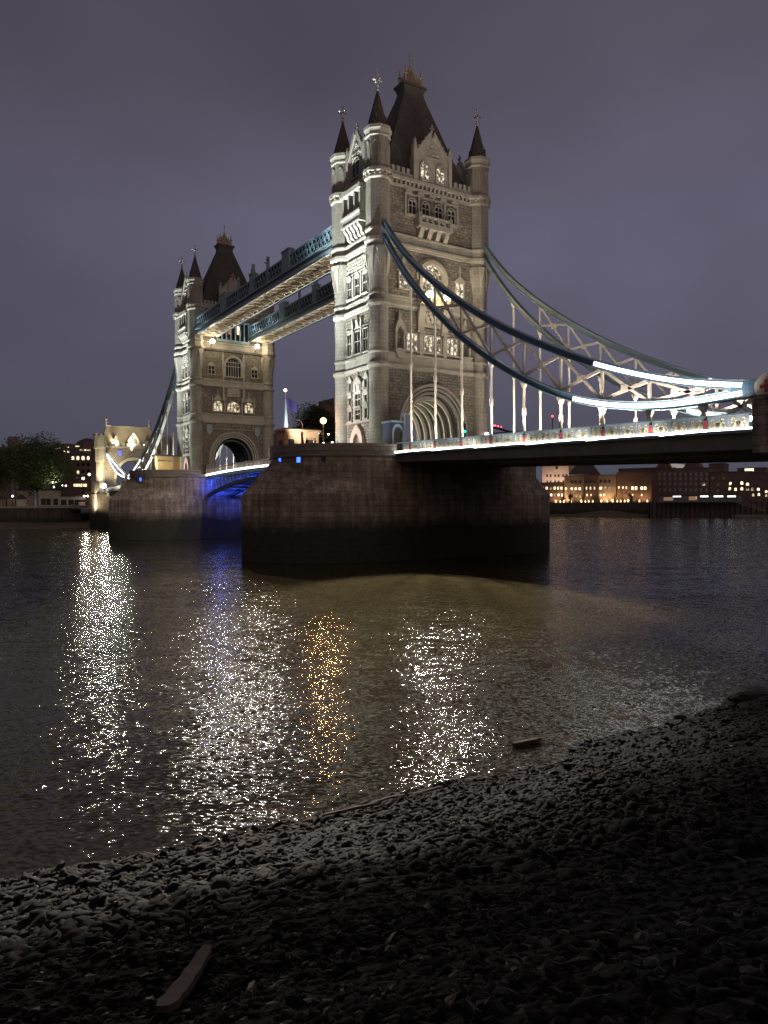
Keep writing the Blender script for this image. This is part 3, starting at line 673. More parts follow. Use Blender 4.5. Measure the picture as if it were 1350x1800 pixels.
# ================================================================== piers
def pier_outline(hw, ys, yt, n=14, p=2.0, pointed=False):
    """one end (towards -y) from (+hw) round to (-hw)"""
    out = []
    if pointed:
        h = yt-ys; Rr = (h*h+hw*hw)/(2*hw); am = math.asin(min(1, h/Rr))
        for i in range(n+1):
            a = am*i/n; out.append((hw-Rr+Rr*math.cos(a), -(ys+Rr*math.sin(a))))
        out += [(-x, y) for x, y in reversed(out[:-1])]
    else:
        for i in range(2*n+1):
            a = math.pi*i/(2*n); out.append((hw*math.cos(a), -(ys+(yt-ys)*math.sin(a)**1.0)))
    return out
def ring_uv(pts):
    L = [0]
    for i in range(1, len(pts)+1):
        a = pts[i-1]; b = pts[i % len(pts)]; L.append(L[-1]+math.hypot(a[0]-b[0], a[1]-b[1]))
    return L
def wall_ring(m, x0, pts, z0, z1, cap=True, pts2=None):
    n = len(pts); q = pts2 or pts; L = ring_uv(pts)
    v = [(x0+x, y, z0) for x, y in pts]+[(x0+x, y, z1) for x, y in q]
    fs = [(i, n+i, n+(i+1) % n, (i+1) % n) for i in range(n)]
    uv = [((L[i], z0), (L[i], z1), (L[i+1], z1), (L[i+1], z0)) for i in range(n)]
    if cap: fs.append(tuple(range(n, 2*n))); uv.append(None)
    m.add(v, fs, uv)
def both(e):   # close an end outline with its mirror at +y
    return e+[(-x, -y) for x, y in e]
def pier(label, x0):
    P = thing("bridge_pier", label, "bridge pier", (x0, 0, 0))
    low = both(pier_outline(10.95, 11.0, 28.2, 12, pointed=True))
    f = MB(); wall_ring(f, x0, low, -2.0, 9.1); f.build("cutwater", M['pier'], P)
    top = both(pier_outline(10.65, 9.4, 23.1, 14))
    b = MB(); wall_ring(b, x0, top, 9.0, 14.3); b.build("body", M['pier'], P)
    # sloped weathering from the cutwater up to the body
    for s in (1, -1):
        e = pier_outline(10.95, 11.0, 28.2, 16, pointed=True); inn = []
        for x, y in e:
            t = (-y-9.4)/(28.2-9.4); yy = 9.4+(22.9-9.4)*t
            xx = x*(10.5/10.95)
            d = math.sqrt(max(0, 1-((yy-9.4)/13.7)**2))*10.5
            xx = math.copysign(min(abs(xx), d), xx); inn.append((xx, -yy))
        c = MB(); n = len(e); v = []; fs = []; uv = []
        for (x, y), (a, bb) in zip(e, inn):
            dist = math.hypot(x-a, y-bb); v += [(x0+x*s, y*s, 9.1), (x0+a*s, bb*s, 9.12+dist*1.04)]
        Lr = ring_uv(e)
        for i in range(n-1):
            fs.append((2*i, 2*i+1, 2*i+3, 2*i+2) if s > 0 else (2*i, 2*i+2, 2*i+3, 2*i+1)); uv.append(((Lr[i], 9), (Lr[i], 14), (Lr[i+1], 14), (Lr[i+1], 9)) if s > 0 else ((Lr[i], 9), (Lr[i+1], 9), (Lr[i+1], 14), (Lr[i], 14)))
        c.add(v, fs, uv); c.build("cutwater_cap", M['pier'], P)
    k = MB()
    def off(d): return both(pier_outline(10.65+d, 9.4, 23.1+d, 14))
    wall_ring(k, x0, off(.28), 14.3, 14.55, True, off(.28)); wall_ring(k, x0, off(.12), 14.55, 14.8, True); 
    wall_ring(k, x0, off(.22), 14.8, 15.02, True)
    k.build("string_course", M['piercope'], P)
    # parapet only round the two ends (the deck opens on the sides)
    for s in (1, -1):
        o = pier_outline(10.85, 9.9, 23.3, 14); i_ = pier_outline(10.35, 9.9, 22.8, 14)
        pp = MB(); L = ring_uv(o); n = len(o)
        v = []
        for (x, y), (a, c) in zip(o, i_): v += [(x0+x*s, y*s, 15.02), (x0+x*s, y*s, 16.02), (x0+a*s, c*s, 16.02), (x0+a*s, c*s, 15.02)]
        fs = []; uv = []
        for q in range(n-1):
            for (a, c) in ((0, 1), (1, 2), (2, 3)):
                g = (4*q+a, 4*q+c, 4*q+4+c, 4*q+4+a); g = g if s > 0 else g[::-1]
                z = (15.02, 16.02) if a == 0 else (16.0, 16.4); w = ((L[q], z[0]), (L[q], z[1]), (L[q+1], z[1]), (L[q+1], z[0]))
                fs.append(g); uv.append(w if s > 0 else w[::-1])
        fs += [(0, 3, 2, 1), tuple(4*(n-1)+k for k in range(4))]; uv += [None, None]
        pp.add(v, fs, uv); pp.build("parapet", M['piercope'], P)
    return P
PN = pier("nearer granite pier with dark tidal band standing in the river", 0.0)
PF = pier("farther granite pier partly behind the nearer one, a blue light in its wall", LX)
def pier_recess(P, x, y, ang, lamp):
    # square recess light set in the pier wall
    ca, sa = math.cos(ang), math.sin(ang)
    xf = lambda u, w, z: (x-sa*u+ca*w, y+ca*u+sa*w, z)
    fr = MB(xf); fr.strip([(-.32, -.42+13.9), (.32, 13.48), (.32, 14.22), (-.32, 14.22)], [(-.5, 13.3), (.5, 13.3), (.5, 14.28), (-.5, 14.28)], -.3, .10, closed=True)
    fo = fr.build("wall_recess", M['piercope'], P)
    g = MB(xf); g.box(-.3, .3, -.3, .02, 13.5, 14.2); g.build("lamp_glass" if lamp else "vent", M['bluelamp'] if lamp else M['black'], fo)
def on_end(x, hw=10.65, ys=9.4, yt=23.1):
    a = math.acos(max(-1, min(1, x/hw))); y = -(ys+(yt-ys)*math.sin(a)); nx = math.cos(a)/hw; ny = -math.sin(a)/(yt-ys)
    return x, y, math.atan2(ny, nx)
for x, l in ((1.3, True), (4.6, True), (7.3, False)): pier_recess(PN, *on_end(x), l)
x, y, a = on_end(4.2); pier_recess(PF, x+LX, y, a, True)

# ================================================================== decks
def zled(x): return 14.86-.0268*(x-10.65)       # height of the light line along the side span (x from the tower centre)
YP = 9.75
def panel_pattern():
    """gilded scroll tracery of one parapet panel, in local u (0..1.8), z (0..1.2)"""
    P = []
    def arc(cu, cz, r, a0, a1, n=7, w=.065):
        for k in range(n):
            a = a0+(a1-a0)*k/n; b = a0+(a1-a0)*(k+1)/n
            P.append([(cu+(r-w)*math.cos(a), cz+(r-w)*math.sin(a)), (cu+(r+w)*math.cos(a), cz+(r+w)*math.sin(a)), (cu+(r+w)*math.cos(b), cz+(r+w)*math.sin(b)), (cu+(r-w)*math.cos(b), cz+(r-w)*math.sin(b))])
    for c in (.5, 1.3):
        arc(c, .40, .30, 0, math.pi, 8); arc(c, .40, .13, 0, 2*math.pi, 8)
        arc(c-.28, .34, .11, math.pi*.2, math.pi*2, 7); arc(c+.28, .34, .11, -math.pi, math.pi*.8, 7)
    arc(.9, .78, .20, math.pi, 2*math.pi, 7); arc(.9, .42, .22, 0, math.pi, 7)
    for c in (.42, 1.38): arc(c, .80, .14, 0, math.pi*1.5, 7)
    for a, b in (((.25, .22), (.62, .9)), ((1.18, .9), (1.55, .22)), ((.75, .22), (.9, .62)), ((1.05, .22), (.9, .62))):
        d = Vector((b[0]-a[0], b[1]-a[1])).normalized(); nx, ny = -d.y*.045, d.x*.045
        P.append([(a[0]+nx, a[1]+ny), (a[0]-nx, a[1]-ny), (b[0]-nx, b[1]-ny), (b[0]+nx, b[1]+ny)])
    return P
PATTERN = panel_pattern()
def side_deck(label, sgn, x0, x1, xsolid=62.0):
    """sgn +1: near side span (x>0), -1: far span mirrored about the far tower"""
    X = (lambda x: x) if sgn > 0 else (lambda x: LX-x)
    D = thing("bridge_deck", label, "bridge span", (X(x0), 0, 14.0))
    def q(x): return X(x)
    def slab(m, xa, xb, ya, yb, ta, tb, za, zb):   # sloped box, offsets from the light line at the two ends
        v = []
        for x, lo, hi in ((xa, ta, za), (xb, tb, zb)):
            for y in (ya, yb):
                for d in (lo, hi): v.append((q(x), y, zled(x)+d))
        m.add(v, [(0, 1, 3, 2), (4, 6, 7, 5), (0, 4, 5, 1), (2, 3, 7, 6), (0, 2, 6, 4), (1, 5, 7, 3)])
    s = MB(); slab(s, x0, x1, -9.6, 9.6, -.25, -.25, .1, .1); s.build("road_slab", M['tarmac'], D)
    for y in (-9.45, 9.45):
        g = MB(); slab(g, x0, x1, y-.2, y+.2, -1.15, -1.6, -.26, -.26); slab(g, x0, x1, y-.38, y+.38, -1.28, -1.73, -1.152, -1.602)
        g.build("edge_girder", M['darksteel'], D)
    for y in (-7.2, -4.3, -1.4, 1.4, 4.3, 7.2):
        g = MB(); slab(g, x0, x1, y-.16, y+.16, -1.5, -1.95, -.255, -.255); slab(g, x0, x1, y-.32, y+.32, -1.62, -2.07, -1.502, -1.952)
        g.build("girder", M['darksteel'], D)
    nb = int((x1-x0)/5.45)
    for i in range(nb+1):
        x = x0+1.5+i*5.45
        if x < x1: g = MB(); slab(g, x-.15, x+.15, -9.2, 9.2, -1.2, -1.2, -.27, -.27); g.build("cross_beam", M['darksteel'], D)
    l = MB()
    for y in (-YP, YP):
        sy = 1 if y > 0 else -1
        slab(l, x0+.05, min(xsolid, x1), y+sy*.06-.06, y+sy*.06+.20 if sy > 0 else y+sy*.06+.06, -.06, -.06, .05, .05) if False else None
    for sy in (-1, 1):
        l = MB(); a, b = sorted((sy*(YP+.20), sy*(YP+.44))); slab(l, x0+.05, xsolid, a, b, .02, .02, .16, .16); l.build("led_strip", M['led'], D)
        k = MB(); a, b = sorted((sy*(YP-.12), sy*(YP+.46))); slab(k, x0, x1, a, b, -.24, -.24, .0, .0); k.build("ledge", M['paleblue'], D)
        tr = MB(); a, b = sorted((sy*(YP-.16), sy*(YP+.16))); slab(tr, x0, xsolid, a, b, 1.24, 1.24, 1.38, 1.38); tr.build("handrail", M['paleblue'], D)
    # parapet panels with gold scroll work and red shields, posts between
    xs = []; x = 19.4-1.7-3*1.817*2
    while x < xsolid+8:
        xs.append(x); x += 1.817
    xs = [x for x in xs if x0-.2 < x < xsolid-1.0]
    for sy in (-1, 1):
        for i, x in enumerate(xs):
            xa, xb = max(x, x0), min(x+1.817, xsolid)
            pm = MB(); slab(pm, xa, xb, sy*YP-.05, sy*YP+.05, .0, .0, 1.24, 1.24)
            slab(pm, xa+.02, xa+.16, sy*YP-.12, sy*YP+.12, 0, 0, 1.24, 1.24)
            po = pm.build("parapet_panel", M['panelgrey'], D)
            if sy < 0 or sgn < 0:
                sm = MB(); red = abs(((x-(19.4-1.7))/5.451)-round((x-(19.4-1.7))/5.451)) < .08
                for quad in PATTERN:
                    k = .82 if red else 1.0
                    pts = [(x+.12+.9*u*k, z) for u, z in quad]
                    if pts[0][0] < x0 or pts[0][0] > xsolid: continue
                    o = sy*(YP+.07)
                    v = [(q(a), o, zled(a)+b*1.02+.06) for a, b in pts]; sm.add(v, [(0, 1, 2, 3)])
                    v = [(q(a), o-sy*.03, zled(a)+b*1.02+.06) for a, b in pts]; sm.add(v, [(3, 2, 1, 0)])
                sm.build("scroll", M['goldpaint'], po)
                if red:
                    c = x+1.70; b = MB(); o0, o1 = sorted((sy*(YP+.06), sy*(YP+.16)))
                    b.prism([(q(c-.2), zled(c)+.22), (q(c+.2), zled(c)+.22), (q(c+.2), zled(c)+.78), (q(c), zled(c)+1.0), (q(c-.2), zled(c)+.78)], o0, o1); b.build("shield", M['red'], po)
                    b = MB(); b.prism([(q(c-.16), zled(c)+.98), (q(c+.16), zled(c)+.98), (q(c+.12), zled(c)+1.16), (q(c-.12), zled(c)+1.16)], o0, o1); b.build("shield_top", M['black'], po)
    pe = MB(); slab(pe, xsolid, xsolid+4.4, -10.5, -8.7, -1.9, -1.9, 2.25, 2.25); slab(pe, xsolid-.15, xsolid+4.6, -10.65, -8.55, 2.25, 2.25, 2.55, 2.55)
    pe.build("pedestal", M['pier'], D)
    pe = MB(); slab(pe, xsolid, xsolid+4.4, 8.7, 10.5, -1.9, -1.9, 2.25, 2.25); pe.build("pedestal", M['pier'], D)
    for sy in (-1, 1):
        w = MB(); slab(w, xsolid+4.4, x1, sy*YP-.06, sy*YP+.06, 0, 0, 1.3, 1.3); w.build("parapet_wall", M['paleblue'], D)
    return D
side_deck("near side span road deck with gilded blue parapet above a white light line", 1, 10.7, 92.0)
side_deck("far side span road deck behind the farther pier, running to the floodlit gatehouse", -1, 10.7, 92.0)

for i in range(6):
    x = 15.0+i*8.5
    for sx_, y in ((x, -(YP+.5)), ):
        area("parapet_fill", (sx_, y, zled(x)+.02), (sx_, y+.75, zled(x)+1.1), 8.5, .06, 115, (1.0, .95, .86), 170)  # unseen strips added in front to brighten the parapet panels
def bascule():
    xa, xb = LX+10.75, -10.75; mid = (xa+xb)/2; ha = (xb-xa)/2
    D = thing("bascule_span", "central opening span of the bridge with arched girders lit deep blue below", "bridge span", (mid, 0, 14.0))
    zt = lambda x: 15.45-.55*((x-mid)/ha)**2          # light line, slightly cambered
    zb = lambda x: 13.15-3.1*((x-mid)/ha)**2
    n = 30; xs = [xa+(xb-xa)*i/n for i in range(n+1)]
    s = MB()
    for i in range(n):
        a, b = xs[i], xs[i+1]
        v = [(a, -8.6, zt(a)-.3), (a, 8.6, zt(a)-.3), (a, 8.6, zt(a)+.05), (a, -8.6, zt(a)+.05), (b, -8.6, zt(b)-.3), (b, 8.6, zt(b)-.3), (b, 8.6, zt(b)+.05), (b, -8.6, zt(b)+.05)]
        s.add(v, [(0, 4, 5, 1), (3, 2, 6, 7), (0, 3, 7, 4), (1, 5, 6, 2)])
    s.build("road_slab", M['tarmac'], D)
    for y in (-8.2, -2.8, 2.8, 8.2):
        g = MB(); g.beam([(x, y, zb(x)) for x in xs], .55, .75); g.beam([(x, y, zt(x)-.75) for x in xs], .4, .5)
        go = g.build("arched_girder", M['teal'], D)
        w = MB(); w.beam([(x, y, zb(x)+.28) for x in xs], .2, .2); w.beam([(x, y, zt(x)-.95) for x in xs], .2, .2)
        for i in range(1, n):
            x = xs[i]
            if zt(x)-zb(x) > 2.4: w.beam([(x, y, zb(x)), (x, y, zt(x)-.7)], .25, .22)
            if i < n-1 and zt(x)-zb(x) > 2.8: w.beam([(xs[i], y, zb(xs[i])+.2), (xs[i+1], y, zt(xs[i+1])-.8)], .16, .16)
        w.build("web", M['paleblue'], go)
    for i in range(1, n, 2):
        x = xs[i]; b = MB(); b.beam([(x, -8.0, zb(x)+.1), (x, 8.0, zb(x)+.1)], .3, .5, (1, 0, 0)); b.build("cross_beam", M['paleblue'], D)
    for sy in (-1, 1):
        l = MB(); l.beam([(x, sy*8.75, zt(x)-.1) for x in xs], .16, .34); l.build("led_strip", M['led'], D)
        r = MB(); r.beam([(x, sy*8.6, zt(x)+1.25) for x in xs], .2, .14); r.beam([(x, sy*8.6, zt(x)+.16) for x in xs], .16, .2)
        for i in range(88):
            x = xa+(xb-xa)*(i+.5)/88; r.box(x-.05, x+.05, sy*8.6-.05, sy*8.6+.05, zt(x)+.2, zt(x)+1.2)
        for i in range(0, n+1, 3):
            x = xs[i]; r.box(x-.14, x+.14, sy*8.6-.12, sy*8.6+.12, zt(x), zt(x)+1.4)
        r.build("railing", M['white'], D)
    for x in (mid+9.4, mid+11.0):     # pair of amber navigation lamps hung under the parapet
        a = MB(); a.sphere((x, -8.95, zt(x)-.75), .28, 10, 8); a.build("navigation_lamp", M['amber'], D)
    return D
M['amber'] = mat("amber lamp glass", (.9, .7, .3), .4, emit=(1.0, .68, .2), es=5)
bascule()

# ================================================================== suspension chains
UP = [(6.3, 48.3), (6.85, 47.5), (10.3, 43.2), (14.2, 39.7), (18.2, 36.5), (23.2, 32.9), (28.3, 29.7), (33, 27.0), (37.65, 24.75), (42, 22.7), (46.1, 21.0), (52, 19.0), (56.5, 17.8), (60.6, 17.1), (62.3, 16.9)]
LO = [(6.3, 46.4), (6.85, 45.6), (11.7, 39.2), (14.8, 36.2), (18.2, 33.0), (23.2, 28.8), (28.3, 25.3), (33, 22.5), (37.6, 20.15), (42.5, 18.2), (45.6, 17.4), (48.8, 16.8), (52, 16.4), (55.5, 16.25), (60.4, 16.5), (62.3, 16.6)]
def interp(tab, x):
    for (a, b), (c, d) in zip(tab, tab[1:]):
        if a <= x <= c: return b+(d-b)*(x-a)/(c-a)
    return tab[-1][1] if x > tab[-1][0] else tab[0][1]
def smooth_curve(tab, xa, xb, n=40):
    xs = np.linspace(xa, xb, n); zs = np.array([interp(tab, x) for x in xs])
    for _ in range(6): zs[1:-1] = .25*zs[:-2]+.5*zs[1:-1]+.25*zs[2:]
    return list(zip(xs, zs))
def chain(label, sgn, y, lead):
    X = (lambda x: x) if sgn > 0 else (lambda x: LX-x)
    C = thing("suspension_chain", label, "suspension chain", (X(6.5), y, 15.0))
    up = smooth_curve(UP, 6.3, 62.3); lo = smooth_curve(LO, 6.3, 62.3)
    zu = lambda x: interp(up, x); zl = lambda x: interp(lo, x)
    for nm, cv in (("upper_chord", up), ("lower_chord", lo)):
        m = MB(); pts = [(X(x), y, z) for x, z in cv]
        m.beam(pts, .62, .62); o = m.build(nm, M['blue'] if y < 0 or sgn < 0 else M['midblue'], C)
        fl = MB()
        for d in (-.36, .36): fl.beam([(X(x), y, z+d) for x, z in cv], .78, .09)
        fl.build("flange", M['paleblue'], o)
    # joint with the round arms
    j = MB(); j.beam([(X(59.6), y, 16.95), (X(62.6), y, 16.75), (X(64.2), y, 17.1)], .8, [1.0, 1.35, 1.0]); j.build("joint", M['blue'], C)
    ys = y-.42 if y < 0 else y+.42
    dsk = MB(); sdir = -1 if y < 0 else 1
    def disc(m, r, a, b, cx=62.75, cz=16.75, n=24):
        m.prism([(X(cx)+r*math.cos(2*math.pi*k/n), cz+r*math.sin(2*math.pi*k/n)) for k in range(n)], *sorted((y+sdir*a, y+sdir*b)))
    disc(dsk, 1.0, .3, .62); do = dsk.build("roundel", M['white'], C)
    r1 = MB(); disc(r1, .62, .62, .66); r1.build("roundel_face", M['litroundel'], do)
    cx = MB(); a, b = sorted((y+sdir*.66, y+sdir*.70)); cx.box(X(62.75)-.13, X(62.75)+.13, a, b, 16.25, 17.25); cx.box(X(62.75)-.5, X(62.75)+.5, a+.004, b-.004, 16.62, 16.88); cx.build("red_cross", M['red'], do)
    # web members between the chords
    nodes = [13.33+5.45*i for i in range(9)]
    for i, x in enumerate(nodes):
        if i >= 1 and zu(x)-zl(x) > .9:
            m = MB(); m.beam([(X(x), y, zl(x)+.3), (X(x), y, zu(x)-.3)], .24, .25); m.build("vertical_strut", M['white'], C)
        if i+1 < len(nodes) and i >= 1:
            x2 = nodes[i+1]
            for a, b in (((x, zl(x)+.35), (x2, zu(x2)-.35)), ((x, zu(x)-.35), (x2, zl(x2)+.35))):
                m = MB(); m.beam([(X(a[0]), y, a[1]), (X(b[0]), y, b[1])], .24, .29); m.build("diagonal_strut", M['white'], C)
            cxx = (x+x2)/2; czz = (zu(x)+zu(x2)+zl(x)+zl(x2))/4
            m = MB(); m.box(X(cxx)-.38, X(cxx)+.38, y-.15, y+.15, czz-.28, czz+.28); m.build("gusset", M['white'], C)
    # hangers
    for i, x in enumerate(nodes):
        z1 = zl(x)-.3; z0 = zled(x)
        if z1-z0 < 1.0: continue
        zc = z0+(z1-z0)*.52
        pts = [(X(x), y, z0), (X(x), y, zc-.5), (X(x), y, zc-.35), (X(x), y, zc+.35), (X(x), y, zc+.5), (X(x), y, z1-.8), (X(x), y, z1-.5), (X(x), y, z1)]
        m = MB(); m.tube(pts, [.15, .15, .24, .24, .15, .15, .26, .34], 8)
        ho = m.build("hanger", M['white'], C)
        b = MB(); b.prism([(X(x)-.18, z1-.7), (X(x)+.18, z1-.7), (X(x)+.5, z1+.05), (X(x)-.5, z1+.05)], y-.16, y+.16); b.build("bracket", M['white'], ho)
    # led strips on the low part of the chain, both faces
    if True:
        for cv, xa in ((up, 45.3), (lo, 42.6)):
            for s in (-1, 1):
                sub = [(x, interp(cv, x)) for x in np.linspace(xa, 60.6, 24)]
                m = MB(); m.beam([(X(x), y+s*.36, z) for x, z in sub], .08, .38); m.build("led_strip", M['ledcool'], C)
    # short back chain rising to the gatehouse
    n = 14; SU = []; SL = []
    for k in range(n+1):
        t = k/n; x = 63.4+(92.5-63.4)*t; z = 17.0+(26.6-17.0)*t-2.2*math.sin(math.pi*t)*.55; h = 1.25*math.sin(math.pi*min(1, t*1.02))
        SU.append((x, z+h*.75+.15)); SL.append((x, z-h*.75-.15))
    for nm, cv in (("back_upper_chord", SU), ("back_lower_chord", SL)):
        m = MB(); m.beam([(X(x), y, z) for x, z in cv], .5, .5); m.build(nm, M['paleblue'], C)
        for s in (-1, 1):
            m = MB(); m.beam([(X(x), y+s*.31, z) for x, z in cv[1:-1]], .08, .32); m.build("led_strip", M['ledcool'], C)
    for k in range(1, n):
        m = MB(); a, b = SU[k], SL[k]; c = SL[min(k+1, n)]
        m.beam([(X(b[0]), y, b[1]), (X(a[0]), y, a[1])], .14, .14); m.beam([(X(a[0]), y, a[1]), (X(c[0]), y, c[1])], .14, .14); m.build("back_strut", M['white'], C)
    # anchor brace down to the deck
    m = MB(); m.beam([(X(61.6), y, 16.1), (X(57.6), y, zled(57.6)+.6)], .25, .25); m.beam([(X(59.6), y, 16.0), (X(61.9), y, zled(62)+.8)], .25, .25); m.build("brace", M['white'], C)
    return C
M['litroundel'] = mat("cream roundel paint", (.75, .70, .58), .5)
chain("nearest dark blue suspension chain crossing in front of the nearer tower", 1, -9.22, True)
chain("suspension chain on the far edge of the near side span, seen against the sky", 1, 9.22, False)
chain("suspension chain climbing the left edge of the farther tower, nearer edge of its deck", -1, -9.22, True)
chain("chain on the far edge of the far side span, partly seen through the arch", -1, 9.22, False)

# ================================================================== high walkways
def walkway(label, y0, y1, near):
    xa, xb = LX+6.0, -6.0
    W = thing("high_walkway", label, "walkway", ((xa+xb)/2, (y0+y1)/2, 48.0))
    n = 24; b = MB(); b.box(xa, xb, y0+.35, y1-.35, 48.6, 51.9); b.build("enclosure", M['walkglass'], W)
    r = MB(); r.prism([(y0+.1, 51.95), (y1-.1, 51.95), ((y0+y1)/2, 52.6)], xa, xb, 'yz'); r.build("roof", M['lead'], W)
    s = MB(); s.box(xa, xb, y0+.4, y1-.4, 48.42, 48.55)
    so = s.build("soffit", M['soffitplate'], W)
    lt = MB(); n = 26
    for i in range(n):
        a = xa+(xb-xa)*i/n; c = xa+(xb-xa)*(i+1)/n
        lt.beam([(a, y0+.5, 48.30), (c, y1-.5, 48.30)], .20, .26, (0, 0, 1)); lt.beam([(a, y1-.5, 48.27), (c, y0+.5, 48.27)], .20, .26, (0, 0, 1))
        lt.box(a-.08, a+.08, y0+.4, y1-.4, 48.2, 48.42)
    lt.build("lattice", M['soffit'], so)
    for y, s in ((y0, -1), (y1, 1)):
        g = MB(); a, c = sorted((y+s*.25, y-s*.35)); g.box(xa, xb, a, c, 48.15, 48.6); g.box(xa, xb, *sorted((y+s*.55, y-s*.2)), 49.15, 49.45); g.box(xa, xb, *sorted((y+s*.1, y-s*.2)), 48.6, 49.15)
        g.build("edge_girder", M['paleblue'], W)
        l = MB()
        n = 54
        for i in range(n):
            a = xa+(xb-xa)*i/n; c = xa+(xb-xa)*(i+1)/n; yy = y+s*.12
            l.beam([(a, yy, 49.5), (c, yy, 51.75)], .1, .17); l.beam([(a, yy+s*.11, 51.75), (c, yy+s*.11, 49.5)], .1, .17)
            l.strip(ell(.22, 50.6, 50.82, 6, (a+c)/2)+[((a+c)/2-.22, 50.4)], ell(.34, 50.6, 50.96, 6, (a+c)/2)+[((a+c)/2-.34, 50.3)], yy+s*.17-.05, yy+s*.17+.05, closed=True)
        l.build("lattice_parapet", M['paleblue'], W)
        t = MB(); t.box(xa, xb, *sorted((y+s*.3, y-s*.2)), 51.75, 52.1); t.build("handrail", M['paleblue'], W)
        for xp, w in ((-25.2, 1.5), (LX/2, .9), (LX+25.2, 1.5), (-34.0, .0), (-48.0, .0)):
            if w > 0:
                p = MB(); p.box(xp-w, xp+w, *sorted((y+s*.5, y-s*.5)), 49.46, 52.9); p.box(xp-w-.12, xp+w+.12, *sorted((y+s*.6, y-s*.6)), 52.9, 53.2)
                if w < 1: p.prism([(xp-.5, 53.2), (xp+.5, 53.2), (xp, 55.2)], *sorted((y+s*.3, y-s*.3)))
                p.build("pilaster", M['paleblue'], W)
        for xp in (-33.5, -48.5):
            p = MB(); p.box(xp-.12, xp+.12, *sorted((y+s*.42, y-s*.1)), 49.46, 54.4); p.box(xp-.45, xp+.45, *sorted((y+s*.36, y+s*.1)), 53.7, 53.95); p.build("finial", M['paleblue'], W)
    return W
M['walkglass'] = mat("dark walkway glazing", (.025, .035, .045), .2)
M['soffitplate'] = mat("shaded soffit plate", (.26, .22, .17), .7, noise=(.5, .15))  # same paint as the lattice, shade put into a darker colour
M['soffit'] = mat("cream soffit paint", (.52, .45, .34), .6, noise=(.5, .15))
walkway("nearer high walkway between the towers with blue lattice and lit cream soffit", -9.3, -4.4, True)
walkway("farther high walkway between the towers, partly behind the nearer one", 4.5, 9.3, False)
fp = thing("flagpole", "thin bare flagpole rising from the nearer high walkway beside the far roof", "flagpole", (-61.0, -7.0, 52.2))
m = MB(); m.tube([(-61, -7, 52.2), (-61, -7, 66)], [.08, .04], 6); m.build("pole", M['lead'], fp)
m = MB(); m.sphere((-61, -7, 66.1), .14, 8, 6); m.build("ball", M['gilt'], fp)

# ================================================================== lamps with real light
WHITE = (.92, .98, .92); WARM = (1.0, .80, .50)
for x0, k in ((0.0, 1.0), (LX, .72)):
    spot("tower_floodlight", (x0-3.2, -20.2, 16.3), (x0-1.0, -9.5, 24), 8500*k, WHITE, 100, .7)
    spot("tower_floodlight", (x0-1.2, -20.9, 16.3), (x0+.5, -9.5, 33), 18500*k, WHITE, 62, .8)
    spot("tower_floodlight", (x0-2.6, -21.0, 16.3), (x0-.6, -9.5, 50), 105000*k, WHITE, 40, .8)
    spot("tower_floodlight", (x0-1.0, -20.8, 16.3), (x0, -9.5, 60), 150000*k, WHITE, 28, .9)
    spot("turret_floodlight", (x0+7.6, -15.2, 15.6), (x0+5.1, -9.4, 19.5), 420*k, (.86, 1.0, .72), 80, .9)
    spot("portal_floodlight", (x0+.5, -14.5, 15.6), (x0, -9.5, 18), 420*k, (1.0, .55, .42), 60, .8)
def wall_lamp(label, x, y, z, wx, power):
    t = thing("wall_lamp", label, "lamp", (wx, y, z))
    a = MB(); a.tube([(wx, y, z-1.0), (wx+.5, y, z-.9), (x, y, z-.55)], .07, 6); a.tube([(wx, y, z), (x, y, z-.5)], .05, 6); a.lathe([(.12, z-.62), (.3, z-.5), (.34, z-.38)], (x, y, 0), 10); a.build("bracket", M['black'], t)
    g = MB(); g.sphere((x, y, z), .58, 14, 10); g.build("globe", M['lamp'], t)
    h = MB(); h.lathe([(.3, z+.34), (.16, z+.5), (.03, z+.75)], (x, y, 0), 10); h.build("cap", M['black'], t)
    point("lamp_light", (x+.7, y, z), power, (1.0, .80, .50), .2)
wall_lamp("left one of the two glaring lamps on the nearer tower's front balcony", 7.2, -1.57, 38.55, 5.6, 620)
wall_lamp("right one of the two glaring lamps on the nearer tower's front balcony", 7.2, 1.60, 38.55, 5.6, 620)
wall_lamp("glaring lamp on the farther tower under the nearer high walkway", LX+7.0, -5.7, 46.9, LX+5.6, 900)
wall_lamp("glaring lamp on the farther tower under the farther high walkway", LX+7.0, 5.7, 46.9, LX+5.6, 900)
# the lamps are floodlights turned to the river
def aim(l, tx, ty, elev): d = math.hypot(tx-l[0], ty-l[1]); return (tx, ty, l[2]+d*math.tan(R_(elev)))
for l, tx, ty, el, p, c, an, bl, rd in (((8.0, -1.57, 38.55), 78, -53, -39.5, 300000, (1, .90, .84), 34, .5, .8), ((8.0, 1.6, 38.55), 78, -53, -39.5, 300000, (1, .90, .84), 34, .5, .8),
        ((LX+8.0, -5.7, 46.9), 78, -58, -20.8, 560000, (1, .90, .80), 14.5, .3, .55), ((LX+8.0, 5.7, 46.9), 78, -57, -20.8, 560000, (1, .90, .80), 14.5, .3, .55), ((-5.2, -12.9, 20.75), 78, -56, -22.5, 26000, (1, .36, .17), 25, .3, .3)):
    spot("river_floodlight", l, aim(l, tx, ty, el), p, c, an, bl, rd)
